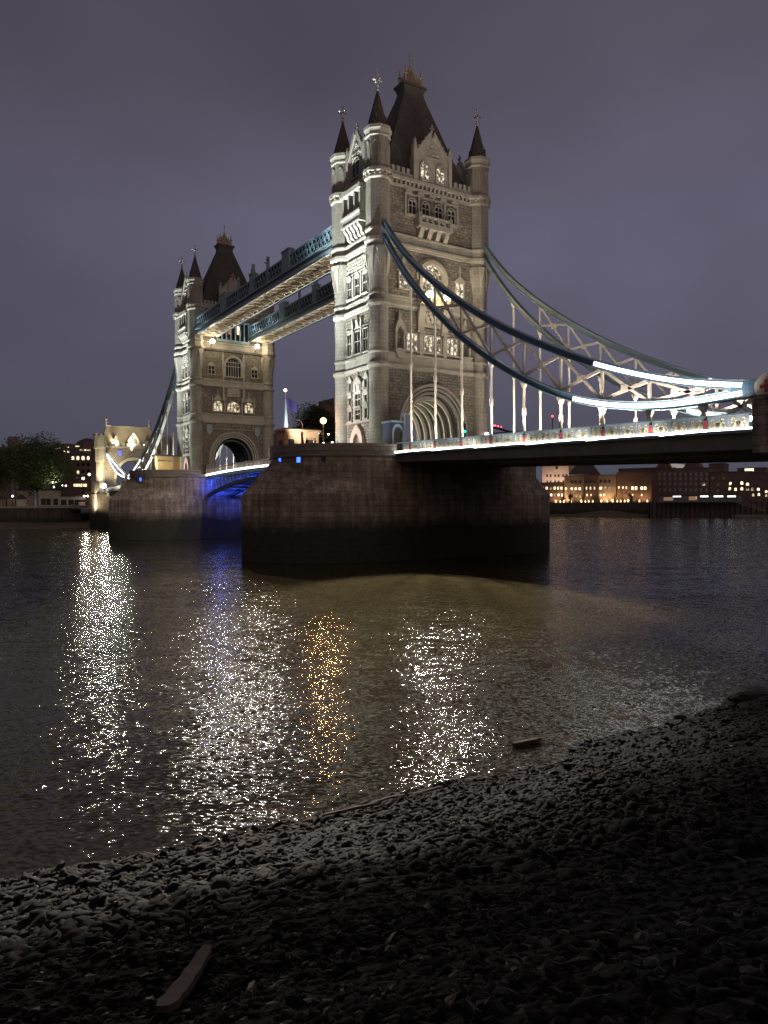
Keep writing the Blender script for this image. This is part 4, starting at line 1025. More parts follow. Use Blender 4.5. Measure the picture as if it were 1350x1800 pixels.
# the same lamps on the hidden faces of both towers wash the piers opposite
for y in (-5.7, 5.7):
    spot("river_floodlight", (-8.0, y, 46.9), (-73, -22, 3), 42000, (1, .88, .76), 27, .8, .4)
for y in (-5.7, 5.7):
    spot("river_floodlight", (-8.0, y, 46.9), (-76, y*.4, 29), 17000, (1, .82, .58), 40, .9, .4)  # unseen extra wash added to brighten the farther tower's face
spot("river_floodlight", (LX+8.0, -5.7, 46.9), (-2, -25, 4), 36000, (1, .88, .76), 19, .8, .4)
# tunnel lights of the two arches
spot("arch_floodlight", (-2.0, -4.0, 15.4), (0.5, 4.5, 20.5), 1500, (1.0, .93, .72), 110, .6, .15)
spot("arch_floodlight", (2.6, -4.2, 15.4), (2.2, 4.5, 20.5), 1500, (1.0, .93, .72), 110, .6, .15)
# linear uplights along the deck edges for hangers and chains
for y, s in ((-8.9, 1), (9.5, -1)):
    area("hanger_uplight", (34, y+s*.5, 15.0), (34, y-s*.05, 40), 46, .12, 3600 if y < 0 else 8000, (1.0, .86, .66), 130)
area("hanger_uplight", (LX-34, -8.4, 15.0), (LX-34, -8.8, 40), 46, .12, 3200, (1.0, .92, .72), 90)
area("hanger_uplight", (LX-34, 9.0, 15.0), (LX-34, 9.4, 40), 46, .12, 3000, (1.0, .92, .72), 90)
for y, s in ((-9.22, -1), (9.22, -1)):
    area("lattice_fill", (46, y+s*1.1, 16.2), (46, y, 20.4), 30, .1, 2700 if y > 0 else 1100, (1.0, .86, .74), 160)  # unseen strips added to brighten the lattice between the chords
# blue light below the opening span
for x, p in ((-64, 3200), (-41, 2000)):
    point("bascule_blue_light", (x, 0, 12.4), p, (.05, .10, 1.0), 1.3)
point("bascule_blue_light", (-68.5, -6.5, 12.9), 1500, (.05, .10, 1.0), 1.0)
point("bascule_white_light", (-60, 5.5, 11.8), 500, (.8, .75, 1.0), .2)
# cool lights inside the walkway ends
for x, y, p in ((-9.5, -10.9, 900), (-15, -10.9, 500), (-73, 3.0, 900), (-64, 3.0, 500), (-72, -10.9, 250)):
    point("walkway_light", (x, y, 50.6), p*.2, (.72, .92, 1.0), .15)
# warm strips washing the soffits of the walkways from their edges
for y in (-9.15, -4.55, 4.65, 9.15):
    yc = -6.85 if y < 0 else 6.9
    area("soffit_strip", (LX/2, y, 47.95), (LX/2, yc+(yc-y)*.2, 48.5), 68, .08, 430, (1.0, .89, .74), 150)

# ================================================================== distant gatehouse (abutment tower)
def gatehouse():
    xf0 = LX-92.6
    G = thing("gatehouse", "floodlit stone gatehouse with gabled roof at the far end of the bridge", "gatehouse", (xf0, 0, 1))
    b = MB(); arch = ell(6.0, 17.5, 24.2, 20)
    b.prism([(-12.8, 12.0), (-6.0, 12.0)]+arch+[(6.0, 12.0), (12.8, 12.0), (12.8, 29.0), (-12.8, 29.0)], xf0-9, xf0, 'yz'); b.build("wall", M['granite'], G)
    m = MB(lambda u, w, z: (xf0+w, u, z)); m.strip(ell(6.0, 17.5, 24.2, 20), ell(6.9, 17.5, 25.2, 20), -.1, .4)
    m.box(-12.8, 12.8, 0, .4, 28.4, 28.9)
    for i in range(18):
        u = -12.3+i*24.6/17; m.box(u-.42, u+.42, -.3, .3, 29.0, 30.0)
    m.build("arch_moulding", M['stone'], G)
    for s in (-1, 1):
        t = MB(); t.lathe([(1.9, .5), (1.9, 16.0), (1.6, 16.6), (1.6, 23.0), (1.9, 23.6), (1.9, 27.6), (2.2, 28.2), (2.2, 32.0)], (xf0+.2, s*11.4, 0), 8, math.pi/8)
        to = t.build("corner_turret", M['ashlar'], G)
        c = MB(); c.lathe([(2.3, 31.9), (2.3, 32.15)], (xf0+.2, s*11.4, 0), 8, math.pi/8)
        for k in range(8):
            a = k*math.pi/4; c.box(xf0+.2+1.95*math.cos(a)-.4, xf0+.2+1.95*math.cos(a)+.4, s*11.4+1.95*math.sin(a)-.4, s*11.4+1.95*math.sin(a)+.4, 32.0, 33.0)
        c.build("battlement", M['stone'], to)
    r = MB(); r.add([(xf0-.8, -11, 29), (xf0-.8, 11, 29), (xf0-8.5, 11, 29), (xf0-8.5, -11, 29), (xf0-4.6, -8.4, 36.2), (xf0-4.6, 6.9, 36.2)], [(0, 1, 5, 4), (1, 2, 5), (2, 3, 4, 5), (3, 0, 4), (0, 3, 2, 1)])
    ro = r.build("roof", M['palelead'], G)
    k = MB(); k.box(xf0-4.8, xf0-4.4, -8.6, 7.1, 36.2, 36.6)
    for y in (-8.4, 6.9): k.lathe([(.35, 36.2), (.3, 37.4), (.55, 37.7), (.2, 38.1), (.42, 38.5), (.45, 38.9), (.1, 39.4)], (xf0-4.6, y, 0), 8)
    k.build("ridge", M['stone'], ro)
    d = MB(lambda u, w, z: (xf0+w, u, z)); d.prism([(-2.0, 29.0), (2.0, 29.0), (2.0, 31.4), (0, 33.9), (-2.0, 31.4)], -3.5, .2)
    do = d.build("dormer", M['stone'], G); p = MB(lambda u, w, z: (xf0+w, u, z)); p.add([(-1.2, .24, 29.6), (1.2, .24, 29.6), (1.2, .24, 31.3), (0, .24, 32.6), (-1.2, .24, 31.3)], [(0, 1, 2, 3, 4)]); p.build("pane", M['lead'], do)
    for u in (-5.6, 5.4):
        d = MB(lambda u, w, z: (xf0+w, u, z)); d.prism([(u-.8, 31.4), (u+.8, 31.4), (u, 33.6)], -3.5, -1.6); d.build("small_dormer", M['lead'], G)
    sh = MB(lambda u, w, z: (xf0+w, u, z)); sh.prism([(-5.2, 27.4), (-4.2, 27.4), (-4.2, 26.0), (-4.7, 25.2), (-5.2, 26.0)], .05, .3); sh.build("shield", M['bluelamp2'], G)
    pb = MB(); pb.box(xf0-9.5, xf0+2.4, -13.2, 13.2, -1, 11.98); pb.build("abutment", M['pier'], G)
    return xf0
M['palelead'] = mat("pale lead roof", (.34, .30, .22), .7, noise=(.5, .2))
M['bluelamp2'] = mat("blue lit shield", (.1, .1, .6), .5, emit=(.12, .12, 1.0), es=.8)
M['lampbig'] = mat("big white lamp glass", (.9, .9, .9), .4, emit=(1.0, .92, .74), es=14)
GX = gatehouse()
spot("gatehouse_floodlight", (GX+.2, -5.6, 29.4), (GX-4, -5.0, 34), 6000, (1.0, .86, .6), 150, .8, .2)
spot("gatehouse_floodlight", (GX+.2, 3.6, 29.4), (GX-4, 2.5, 34), 6000, (1.0, .86, .6), 150, .8, .2)
spot("gatehouse_floodlight", (GX+9, -12.5, 14.5), (GX, -11, 24), 22000, (1.0, .85, .5), 70, .8, .3)
spot("gatehouse_floodlight", (GX+10, -6.5, 15.0), (GX, -4, 22), 9000, (1.0, .85, .5), 80, .8, .3)
spot("gatehouse_floodlight", (GX+3, -16, 8), (GX, -11, 10), 9000, (1.0, .85, .55), 110, .8, .3)
area("gatehouse_roof_strip", (GX+1.6, -.7, 30.3), (GX-3.4, -.7, 33.4), .1, 15.5, 1900, (1.0, .86, .60), 170)
for gx, gy, gz, pw in ((GX+4.4, -10.9, 14.8, 17000), (GX+3.5, -17.0, 11.0, 24000), (GX+14, -10.9, 17.5, 13000), (GX+24, -10.9, 16.5, 12000), (GX+2.5, -6.0, 30.0, 42000), (GX+2.5, -13.5, 30.0, 42000)):
    spot("gatehouse_glitter_spot", (gx, gy, gz), (30, -56, 0), pw, (1, .87, .68), 36, .6, .5)  # unseen spots added to make the glitter column below the gatehouse
for y in (-10.4,):
    gl = thing("globe_lamp", "very bright white globe at the gatehouse foot where its deck begins", "lamp", (GX+3.2, y-.4, 15.0))
    m = MB(); m.tube([(GX+3.2, y-.4, 12.2), (GX+3.2, y-.4, 14.2)], .12, 6); m.build("post", M['black'], gl)
    m = MB(); m.sphere((GX+3.2, y-.4, 14.8), .75, 14, 10); m.build("globe", M['lampbig'], gl)


# ================================================================== things on the piers and decks
def cabin(label, x, y, mt, w=5.6, d=3.0, h=4.0):
    c = thing("control_cabin", label, "cabin", (x, y, 15.1))
    m = MB(); m.box(x-d/2, x+d/2, y-w/2, y+w/2, 15.1, 15.1+h-.35); m.build("wall", mt, c)
    r = MB(); r.box(x-d/2-.3, x+d/2+.3, y-w/2-.3, y+w/2+.3, 15.1+h-.34, 15.1+h-.08); r.box(x-d/2-.1, x+d/2+.1, y-w/2-.1, y+w/2+.1, 15.1+h-.08, 15.1+h+.1); r.build("roof", mt, c)
    for u in (-1.75, 1.35):
        o = MB(); o.strip([(y+u-.5, 15.2), (y+u+.5, 15.2), (y+u+.5, 17.6), (y+u-.5, 17.6)], [(y+u-.65, 15.1), (y+u+.65, 15.1), (y+u+.65, 17.78), (y+u-.65, 17.78)], x+d/2-.05, x+d/2+.1, True, 'yz')
        f = o.build("door_frame", mt, c); p = MB(); p.box(x+d/2, x+d/2+.03, y+u-.5, y+u+.5, 15.2, 17.6); p.build("door", M['black'], f)
    o = MB(); o.box(x-.7, x+.7, y-w/2-.04, y-w/2, 16.0, 17.5); o.build("window", M['black'], c)
    p = MB(); p.tube([(x+d/2+.12, y-.2, 15.2), (x+d/2+.12, y-.2, 15.1+h-.4)], .06, 6); p.build("drainpipe", M['black'], c)
    return c
cabin("flat roofed orange lit cabin at the left end of the nearer pier", -6.4, -16.6, M['orangewall'])
hut = thing("engine_hut", "yellow lit brick hut with dark flat roof on the farther pier", "hut", (LX-5.5, -11.5, 15.1))
m = MB(); m.box(LX-7.2, LX-4.2, -15.9, -8.2, 15.1, 19.9); m.build("wall", M['yellowwall'], hut)
m = MB(); m.box(LX-7.6, LX-3.8, -16.3, -7.8, 19.9, 20.3); m.build("roof", M['lead'], hut)
m = MB(); m.box(LX-4.2, LX-4.08, -12.3, -11.8, 15.1, 19.9); m.box(LX-4.2, LX-4.1, -15.9, -8.2, 18.6, 18.75); m.build("pilaster", M['stone'], hut)
spot("hut_light", (LX-.5, -14.5, 15.5), (LX-4.2, -12.0, 17.6), 160, (1.0, .62, .2), 110, .8, .1)
spot("hut_light", (LX-.8, -10.5, 15.5), (LX-4.2, -10.0, 17.6), 90, (1.0, .68, .3), 110, .8, .1)

# sodium lamp on a many-armed column
def arm_lamp():
    x, y = -6.2, -12.3
    t = thing("street_lamp", "glowing orange street lamp on a many-armed post beside the nearer tower", "street lamp", (x, y, 15.1))
    p = MB(); p.lathe([(.22, 15.1), (.16, 16.2), (.09, 16.4), (.07, 20.2), (.05, 20.4)], (x, y, 0), 8); p.build("post", M['lead'], t)
    for s in (-1, 1):
        a = MB(); a.tube([(x, y, 18.3), (x, y+s*.5, 18.2), (x, y+s*.85, 18.35), (x, y+s*.9, 18.6)], .045, 6); a.tube([(x, y, 18.9), (x, y+s*.35, 18.7), (x, y+s*.55, 18.75)], .035, 6); ao = a.build("arm", M['lead'], t)
        g = MB(); g.sphere((x, y+s*.9, 18.72), .13, 8, 6); g.build("small_globe", M['lampwhite'], ao)
    g = MB(); g.sphere((x, y, 20.75), .48, 14, 10); g.build("globe", M['sodium'], t)
    point("sodium_light", (x+.6, y-.4, 20.75), 380, (1.0, .45, .12), .3)
arm_lamp()
def globe_post(label, x, y, z0, h, r=.2, mt='lampwhite', group=None):
    t = thing("globe_lamp", label, "lamp", (x, y, z0), group)
    p = MB(); p.lathe([(r*.55, z0), (r*.3, z0+h*.3), (r*.25, z0+h-r)], (x, y, 0), 6); p.build("post", M['black'], t)
    g = MB(); g.sphere((x, y, z0+h), r, 10, 8); g.build("globe", M[mt], t); return t
globe_post("small white globe light right of the orange cabin's doors", -5.0, -12.9, 15.1, 2.0)
globe_post("small white globe light under the orange street lamp, close to the tower", -4.6, -11.6, 15.1, 2.2, .17)
globe_post("small white globe light at the far left of the orange cabin", -9.6, -16.2, 15.1, 3.0, .2)
globe_post("white globe light low beside the nearer tower's right turret", 7.4, 9.0, 15.1, 3.4, .34)
cl = thing("curved_lamp_post", "slim curved lamp post rising behind the orange cabin", "lamp post", (-8.6, -14.7, 15.1))
m = MB(); m.tube([(-8.6, -14.7, 15.1), (-8.6, -14.7, 20.2), (-8.6, -14.9, 20.7), (-8.6, -15.3, 20.95), (-8.6, -15.8, 20.85)], [.09, .07, .06, .05, .05], 8); m.build("post", M['white'], cl)
m = MB(); m.box(-8.75, -8.45, -16.1, -15.6, 20.75, 20.88); m.build("lamp_head", M['lead'], cl)

def booth():
    x, y = 8.0, -8.7
    t = thing("ticket_booth", "dark blue booth with pale arched top beside the nearest turret", "booth", (x, y, 15.1))
    m = MB(); m.box(x-1.2, x+1.2, y-1.0, y+1.0, 15.1, 19.2); m.build("body", M['bluebooth'], t)
    m = MB(); m.strip([(y-.7, 15.2)]+ell(.7, 17.6, 18.6, 10, y)+[(y+.7, 15.2)], [(y-.95, 15.2)]+ell(.95, 17.7, 19.0, 10, y)+[(y+.95, 15.2)], x+1.2, x+1.3, False, 'yz'); m.build("arched_frame", M['paleblue'], t)
    m = MB(); m.add([(x+1.22, y-.7, 15.2), (x+1.22, y+.7, 15.2), (x+1.22, y+.7, 17.6), (x+1.22, y, 18.6), (x+1.22, y-.7, 17.6)], [(0, 1, 2, 3, 4)]); m.build("door", M['black'], t)
    m = MB(); m.box(x-1.3, x+1.35, y-1.1, y+1.1, 19.2, 19.45); m.build("roof", M['paleblue'], t)
    m = MB(); m.box(x+1.0, x+1.25, y+1.0, y+1.3, 15.1, 20.3); m.box(x+.9, x+1.35, y+.85, y+1.45, 20.3, 20.55); m.build("post", M['paleblue'], t)
booth()
tl = thing("traffic_light", "traffic light showing green at the road arch", "traffic light", (10.0, 2.5, 15.1))
m = MB(); m.tube([(10, 2.5, 15.1), (10, 2.5, 18.2)], .07, 6); m.build("post", M['black'], tl)
m = MB(); m.box(9.85, 10.1, 2.25, 2.75, 18.1, 19.6); hd = m.build("head", M['black'], tl)
for z, mt in ((19.25, 'black'), (18.85, 'black'), (18.42, 'greenlamp')):
    m = MB(); m.lathe([(.19, 0), (.19, .03)], (0, 0, 0), 10); m.v = [(10.1+p[2]+.02, 2.5+p[0], z+p[1]) for p in m.v]; m.build("lens", M[mt], hd)

# a car on the near span, only its roof shows over the parapet
def car(label, x, y, paint):
    zg = zled(x)+.1
    t = thing("car", label, "car", (x, y, zg))
    side = [(-2.1, .35), (2.1, .35), (2.15, .8), (1.3, .95), (.7, 1.45), (-1.0, 1.48), (-1.75, 1.0), (-2.15, .9)]
    b = MB(); b.prism([(x+u, zg+z) for u, z in side], y-.85, y+.85); b.build("body", paint, t)
    for s in (-1, 1):
        w = MB(); a, c = sorted((y+s*.852, y+s*.87)); w.prism([(x+.95, zg+.98), (x+.6, zg+1.38), (x-.9, zg+1.4), (x-1.5, zg+1.0)], a, c); w.build("window", M['glass'], t)
        for u in (-1.35, 1.35):
            q = MB(); a, c = sorted((y+s*.7, y+s*.9)); q.prism([(x+u+.33*math.cos(k*math.pi/7), zg+.33+.33*math.sin(k*math.pi/7)) for k in range(14)], a, c); q.build("wheel", M['black'], t)
    for s in (-1, 1):
        h = MB(); h.box(x+2.13, x+2.19, y+s*.6-.18, y+s*.6+.18, zg+.6, zg+.75); h.build("headlight", M['lampwhite'], t)
car("pale car crossing the near span, its roof just above the parapet", 32.5, -2.2, M['paleblue'])

# people: one skinned figure, copied
def person(label, x, y, z, rz, lean=0.0, shirt='cloth'):
    t = thing("person", label, "person", (x, y, z))
    t.rotation_euler = (0, 0, rz)
    J = [(0, 0, .92), (0, .01, 1.15), (0, .0, 1.40), (0, .02, 1.52), (0, .03, 1.66), (-.19, 0, 1.40), (-.25, .04, 1.12), (-.2, .22, .98), (.19, 0, 1.40), (.25, .04, 1.12), (.2, .22, .98),
         (-.10, 0, .88), (-.11, .03, .48), (-.12, 0, .07), (-.12, .14, .03), (.10, 0, .88), (.12, -.02, .48), (.13, -.03, .07), (.13, .11, .03)]
    E_ = [(0, 1), (1, 2), (2, 3), (3, 4), (2, 5), (5, 6), (6, 7), (2, 8), (8, 9), (9, 10), (0, 11), (11, 12), (12, 13), (13, 14), (0, 15), (15, 16), (16, 17), (17, 18)]
    rad = [.15, .14, .15, .055, .095, .075, .05, .035, .075, .05, .035, .095, .065, .045, .035, .095, .065, .045, .035]
    me = bpy.data.meshes.new("body"); me.from_pydata([(a, b+lean*max(0, c-.9), c) for a, b, c in J], E_, [])
    o = bpy.data.objects.new("body", me); COL.objects.link(o); o.parent = t; me.materials.append(M[shirt])
    md = o.modifiers.new("skin", 'SKIN'); md.use_smooth_shade = True
    for i, r in enumerate(rad):
        me.skin_vertices[0].data[i].radius = (r, r); me.skin_vertices[0].data[i].use_root = (i == 0)
    o.modifiers.new("sub", 'SUBSURF').levels = 1; o.modifiers["sub"].render_levels = 1
    h = MB(); h.sphere((x, y+.03+lean*.75, z+1.70), .105, 10, 8, 1.15); ho = h.build("hair", M['black'], t)
    return t
P0 = person("person in dark clothes at the pier parapet, left of the lit doorway", -1.6, -21.7, 15.1, math.pi)
def more_person(label, x, y, z, rz, s=1.0):
    c = copy_tree(P0, None, (x, y, z), rz, label); c.scale = (s, s, s); return c
more_person("person in dark clothes by the nearest turret's foot, left one of a pair", 4.2, -20.9, 15.1, 2.4, 1.02)
more_person("person in dark clothes by the nearest turret's foot, right one of a pair", 4.8, -20.6, 15.1, 3.4, .97)
more_person("person walking beside the blue booth", 10.9, -8.2, 15.1, 1.0, .98)
more_person("person on the near span near the right turret, beside the low globe light", 11.0, 7.6, 15.0, 1.6, 1.0)
more_person("person on the far footway under the drooping chain, left of a couple", 47.2, 8.4, zled(47.2)+.1, 1.5, 1.0)
more_person("person on the far footway under the drooping chain, right of a couple", 48.0, 8.3, zled(48)+.1, -1.4, .96)
more_person("person alone on the far footway, right of the couple under the chain", 52.6, 8.4, zled(52.6)+.1, 1.4, 1.03)
more_person("person near the pedestal at the right end of the lit parapet", 57.0, 8.3, zled(57)+.1, .4, 1.0)

# ================================================================== far banks
def ray(px, py): return CF + CR*((px-675)/FPX) - CU*((py-900)/FPX)
class Plane:
    """a vertical frontage: distance along it and height of what is seen at a picture point"""
    def __init__(s, p0, t, back=0.0):
        s.t = np.array([t[0], t[1], 0.0])/math.hypot(*t); s.n = np.array([s.t[1], -s.t[0], 0.0]); s.p0 = np.array([p0[0], p0[1], 0.0])-s.n*back
    def at(s, px, py):
        d = ray(px, py); k = ((s.p0-CAM)@s.n)/(d@s.n); p = CAM+k*d; return float((p-s.p0)@s.t), float(p[2])
    def xf(s): return lambda u, w, z: tuple(s.p0+s.t*u+s.n*w+np.array([0, 0, z]))
QZ = 7.9
# --- left bank frontage is the plane x = -200
LB = Plane((-200.0, 0.0), (0.0, 1.0))
def block(name, label, cat, PL, x0, x1, ytop, zb, mt, depth=12.0, roof=None, group=None, rise=0.0, roofm='slate'):
    a, zt = PL.at(x0, ytop); b, _ = PL.at(x1, ytop); xf = PL.xf()
    t = thing(name, label, cat, xf((a+b)/2, -depth/2, zb), group)
    m = MB(xf); m.box(a, b, -depth, 0, zb, zt); m.build("wall", mt, t)
    r = MB(xf)
    if roof == 'gable': r.prism([(a-.3, zt), (b+.3, zt), ((a+b)/2, zt+rise)], -depth, .3)
    elif roof == 'pitch': r.add([(a-.4, .4, zt), (b+.4, .4, zt), (b+.4, -depth-.4, zt), (a-.4, -depth-.4, zt), (a+1, -depth/2, zt+rise), (b-1, -depth/2, zt+rise)], [(0, 1, 5, 4), (1, 2, 5), (2, 3, 4, 5), (3, 0, 4), (0, 3, 2, 1)])
    elif roof == 'curved': r.prism(ell((b-a)/2+.2, zt, zt+rise, 14, (a+b)/2), -depth, .25)
    elif roof == 'mansard': r.taper((a-.2, b+.2, -depth-.2, .2), (a+1.2, b-1.2, -depth+1.2, -1.2), zt, zt+rise)
    else: r.box(a-.25, b+.25, -depth-.25, .25, zt, zt+.5)
    r.build("roof", M[roofm] if isinstance(roofm, str) else roofm, t)
    return t, a, b, zt, xf
def win_rect(t, PL, px, py, w, h, mt, name="window", arch=False):
    if mt == 'litpale' and w < 3: w *= random.uniform(.66, .84); h *= random.uniform(.7, .85); mt = random.choice(('litpale', 'litpale', 'litwarm', 'litdim'))
    u, z = PL.at(px, py); xf = PL.xf(); m = MB(xf)
    if arch: m.prism([(u-w/2, z-h/2), (u+w/2, z-h/2)]+[(p[0], p[1]) for p in reversed(ell(w/2, z+h*.15, z+h/2, 8, u))], -.2, .12)
    else: m.box(u-w/2, u+w/2, -.2, .12, z-h/2, z+h/2)
    o = m.build(name, M[mt], t); f = MB(xf)
    f.box(u-w/2-.15, u+w/2+.15, 0, .3, z-h/2-.25, z-h/2-.02); f.build("sill", M['stone'], o); return o
M['brick'] = masonry("red brick", (.15, .085, .065), (.125, .07, .055), (.2, .16, .13), .5, .2, .02, .01, .2)
M['palebrick'] = masonry("pale brick", (.30, .23, .175), (.26, .20, .15), (.25, .2, .17), .5, .2, .02, .01, .2)
M['hotelbrick'] = masonry("dark dusty brick", (.20, .15, .13), (.17, .125, .11), (.2, .17, .15), .5, .2, .02, .01, .2)
M['cream'] = mat("cream render", (.60, .46, .38), .85, noise=(.2, .15))
M['darkwall'] = mat("dark brick wall", (.15, .115, .10), .9, noise=(.3, .3))
M['greywall'] = mat("grey wall", (.22, .21, .20), .9, noise=(.3, .2))
M['whitewall'] = mat("white painted shed wall", (.52, .49, .43), .85, noise=(.4, .2))
M['embank'] = masonry("embankment wall", (.13, .115, .095), (.105, .095, .08), (.05, .05, .045), 2.0, .6, .04, .05, .4, tide=4.2)
M['mud'] = mat("river mud and sand", (.14, .115, .085), .8, noise=(.3, .35), bump=(1.5, .12))
# ground behind the walls: quays reaching to the horizon
def ground(name, pts, z, mt):
    m = MB(); m.add([(x, y, z) for x, y in pts], [tuple(range(len(pts)))]); o = m.build(name, mt); tag(o, kind="structure"); return o
ground("quay_ground", [(-201, -900), (-201, 60), (-3000, 900), (-3000, -900)], QZ-.25, M['greywall'])
ew = thing("embankment_wall", "long dark river wall below the tree on the left bank", "wall", (-200.5, -120, 0))
m = MB(); m.box(-202, -200, -420, -13.3, -1.5, 7.2); m.build("wall", M['embank'], ew)
m = MB(); m.box(-202.2, -199.7, -420, -13.3, 7.2, 7.9); m.build("coping", M['stone'], ew)
# mud bank at its foot
def mud_bank(name, f, nu=60, nv=8):
    m = MB(); v = []; fs = []
    for i in range(nu+1):
        for j in range(nv+1): v.append(f(i/nu, j/nv))
    for i in range(nu):
        for j in range(nv): a = i*(nv+1)+j; fs.append((a, a+nv+1, a+nv+2, a+1))
    m.add(v, fs, None, True); o = m.build(name, M['mud']); tag(o, kind="structure")
mud_bank("mud_bank", lambda s, t: (-202+22*t+2.5*math.sin(s*37)*t, -420+415*s, 2.3-3.0*t+.25*math.sin(s*90+t*5)))
# tree on the left bank
def tree(name, label, x, y, z, h, w, trunk_h, n=5200, leaf='leaf', seed=3, group=None, dense=1.0):
    rg = random.Random(seed)
    t = thing(name, label, "tree", (x, y, z), group)
    m = MB(); m.tube([(x, y, z-.3), (x+.2, y+.1, z+trunk_h*.5), (x, y, z+trunk_h)], [.75, .55, .5], 8)
    cl = []
    for i in range(26):
        a = rg.uniform(0, 6.28); rr = w*.5*math.sqrt(rg.random())*.85; zz = z+trunk_h+(h-trunk_h)*rg.uniform(.12, .86)
        k = math.sin(math.pi*min(1, max(.12, (zz-z-trunk_h*.6)/(h-trunk_h*.6))))
        cl.append((x+rr*math.cos(a)*k, y+rr*math.sin(a)*k, zz, w*rg.uniform(.16, .27)))
        m.tube([(x, y, z+trunk_h*.8), ((x*1.3+cl[-1][0]*.7)/2, (y*1.3+cl[-1][1]*.7)/2, (z+trunk_h+zz)/2), cl[-1][:3]], [.3, .16, .05], 5)
    m.build("trunk", M['bark'], t)
    lf = MB(); v = []; fs = []
    for i in range(n):
        c = rg.choice(cl); d = Vector((rg.gauss(0, 1), rg.gauss(0, 1), rg.gauss(0, .8))).normalized()*c[3]*(rg.random()**.4)*1.15
        p = Vector(c[:3])+d; s = rg.uniform(.16, .42)*h/18
        a = Vector((rg.gauss(0, 1), rg.gauss(0, 1), rg.gauss(0, .6))).normalized(); b = a.cross(Vector((rg.gauss(0, 1), rg.gauss(0, 1), rg.gauss(0, 1)))).normalized()
        k = len(v); v += [tuple(p-a*s), tuple(p-b*s*.5), tuple(p+a*s), tuple(p+b*s*.5)]; fs.append((k, k+1, k+2, k+3))
    lf.add(v, fs); lf.build("crown", M[leaf], t); return t
tree("bank_tree", "big rounded dark green tree standing on the left bank wall", -212.0, -26.3, QZ-.3, 25.5, 27.0, 5.5, 17000)
tree("bank_tree", "dark tree crown cut by the left edge of the picture", -208.0, -41.5, QZ-.3, 22.0, 16.0, 6.0, 8000, seed=9)
spot("tree_fill", (-203.0, -21.0, 15.5), (-211, -25, 24), 3200, (1.0, .90, .62), 115, .9, .3)  # unseen spot added to brighten the tree crown
# low sheds and stalls by the water
LS = Plane((-206.0, 0.0), (0.0, 1.0))
t, a, b, zt, xf = block("quay_shed", "long low white shed with dark doorways below the tree", "shed", LS, 68, 107, 862, QZ-.25, M['whitewall'], 6)
for px in (85, 98, 76): win_rect(t, LS, px, 882, 1.6, 2.4, 'black', "door")
t, a, b, zt, xf = block("quay_shed", "open fronted shed right of the long white shed", "shed", LS, 107, 150, 873, QZ-.25, M['whitewall'], 6)
for px in (112, 125, 136, 146): win_rect(t, LS, px, 883, 1.9, 2.0, 'black', "opening")
t, a, b, zt, xf = block("kiosk_stall", "small kiosk with a dark awning at the left edge of the quay", "kiosk", LS, -4, 10, 877, QZ-.25, M['palebrick'], 4, 'pitch', None, 1.0)
t, a, b, zt, xf = block("kiosk_stall", "small kiosk with dark awning, second from the left edge", "kiosk", LS, 12, 27, 876, QZ-.25, M['palebrick'], 4, 'pitch', None, 1.0)
t, a, b, zt, xf = block("kiosk_stall", "pale kiosk with sloping grey roof just left of the tree trunk", "kiosk", LS, 29, 46, 877, QZ-.25, M['whitewall'], 4, 'pitch', None, 1.6, 'lead')
t, a, b, zt, xf = block("brick_shed", "dark reddish shed at the foot of the gatehouse", "shed", LS, 150, 168, 865, QZ-.25, M['brick'], 6)
LBk = Plane((-300.0, 0.0), (0.0, 1.0))
t, a, b, zt, xf = block("gabled_house", "pinkish gabled house glimpsed behind the tree trunk", "house", Plane((-240., 0.), (0., 1.)), 34, 60, 862, QZ-.25, M['cream'], 10, 'gable', None, 5.0)
t, a, b, zt, xf = block("brick_building", "red brick building with arched lit windows left of the gatehouse", "building", Plane((-235., 0.), (0., 1.)), 103, 164, 799, QZ-.25, M['brick'], 20, 'mansard', None, 3.0)
PB = Plane((-235., 0.), (0., 1.))
for i, px in enumerate((128, 137, 146, 155)): win_rect(t, PB, px, 805, 1.5, 1.9, 'litpale', "lit_window", True)
for px in (137, 146, 155): win_rect(t, PB, px, 817, 1.1, 1.7, 'glass')
win_rect(t, PB, 137, 830, 1.2, 1.9, 'litpale', "lit_window", True)
for px in (146, 155): win_rect(t, PB, px, 829, 1.1, 1.7, 'glass')
for px in (137,): win_rect(t, PB, px, 842, 1.1, 1.6, 'glass')
for px in (131, 135, 139, 143, 147, 151): win_rect(t, PB, px, 853, .8, 1.5, 'litpale', "lit_window")
for px in (113, 120, 142, 146, 150, 155, 159, 163): win_rect(t, PB, px, 794 if px < 130 else 791, .9, .8, 'litpale', "roof_light")
t, a, b, zt, xf = block("office_block", "dark long roofed office block behind the brick building, lit strips in its roof", "building", LBk, 95, 175, 800, QZ-.25, M['darkwall'], 25, 'mansard', None, 6.0)
for px, w in ((102, 3.0), (119, 1.4), (136, 2.6)): win_rect(t, LBk, px, 788-(px-100)*.1, w, .5, 'litpale', "lit_strip")
t, a, b, zt, xf = block("roof_block", "dark taller block just left of the gatehouse turret", "building", LBk, 146, 166, 775, QZ-.25, M['darkwall'], 20, 'mansard', None, 1.5)
FAR = Plane((-700.0, 0.0), (0.0, 1.0))
t, a, b, zt, xf = block("tower_block", "pale grey high rise block far behind the tree", "tower block", FAR, 17, 33, 768, 0, M['greywall'], 20)
t, a, b, zt, xf = block("far_block", "low dark block on the skyline at the left edge", "building", FAR, -20, 18, 786, 0, M['darkwall'], 20)
t, a, b, zt, xf = block("far_block", "low dark block on the skyline right of the high rise", "building", FAR, 33, 60, 781, 0, M['darkwall'], 20)
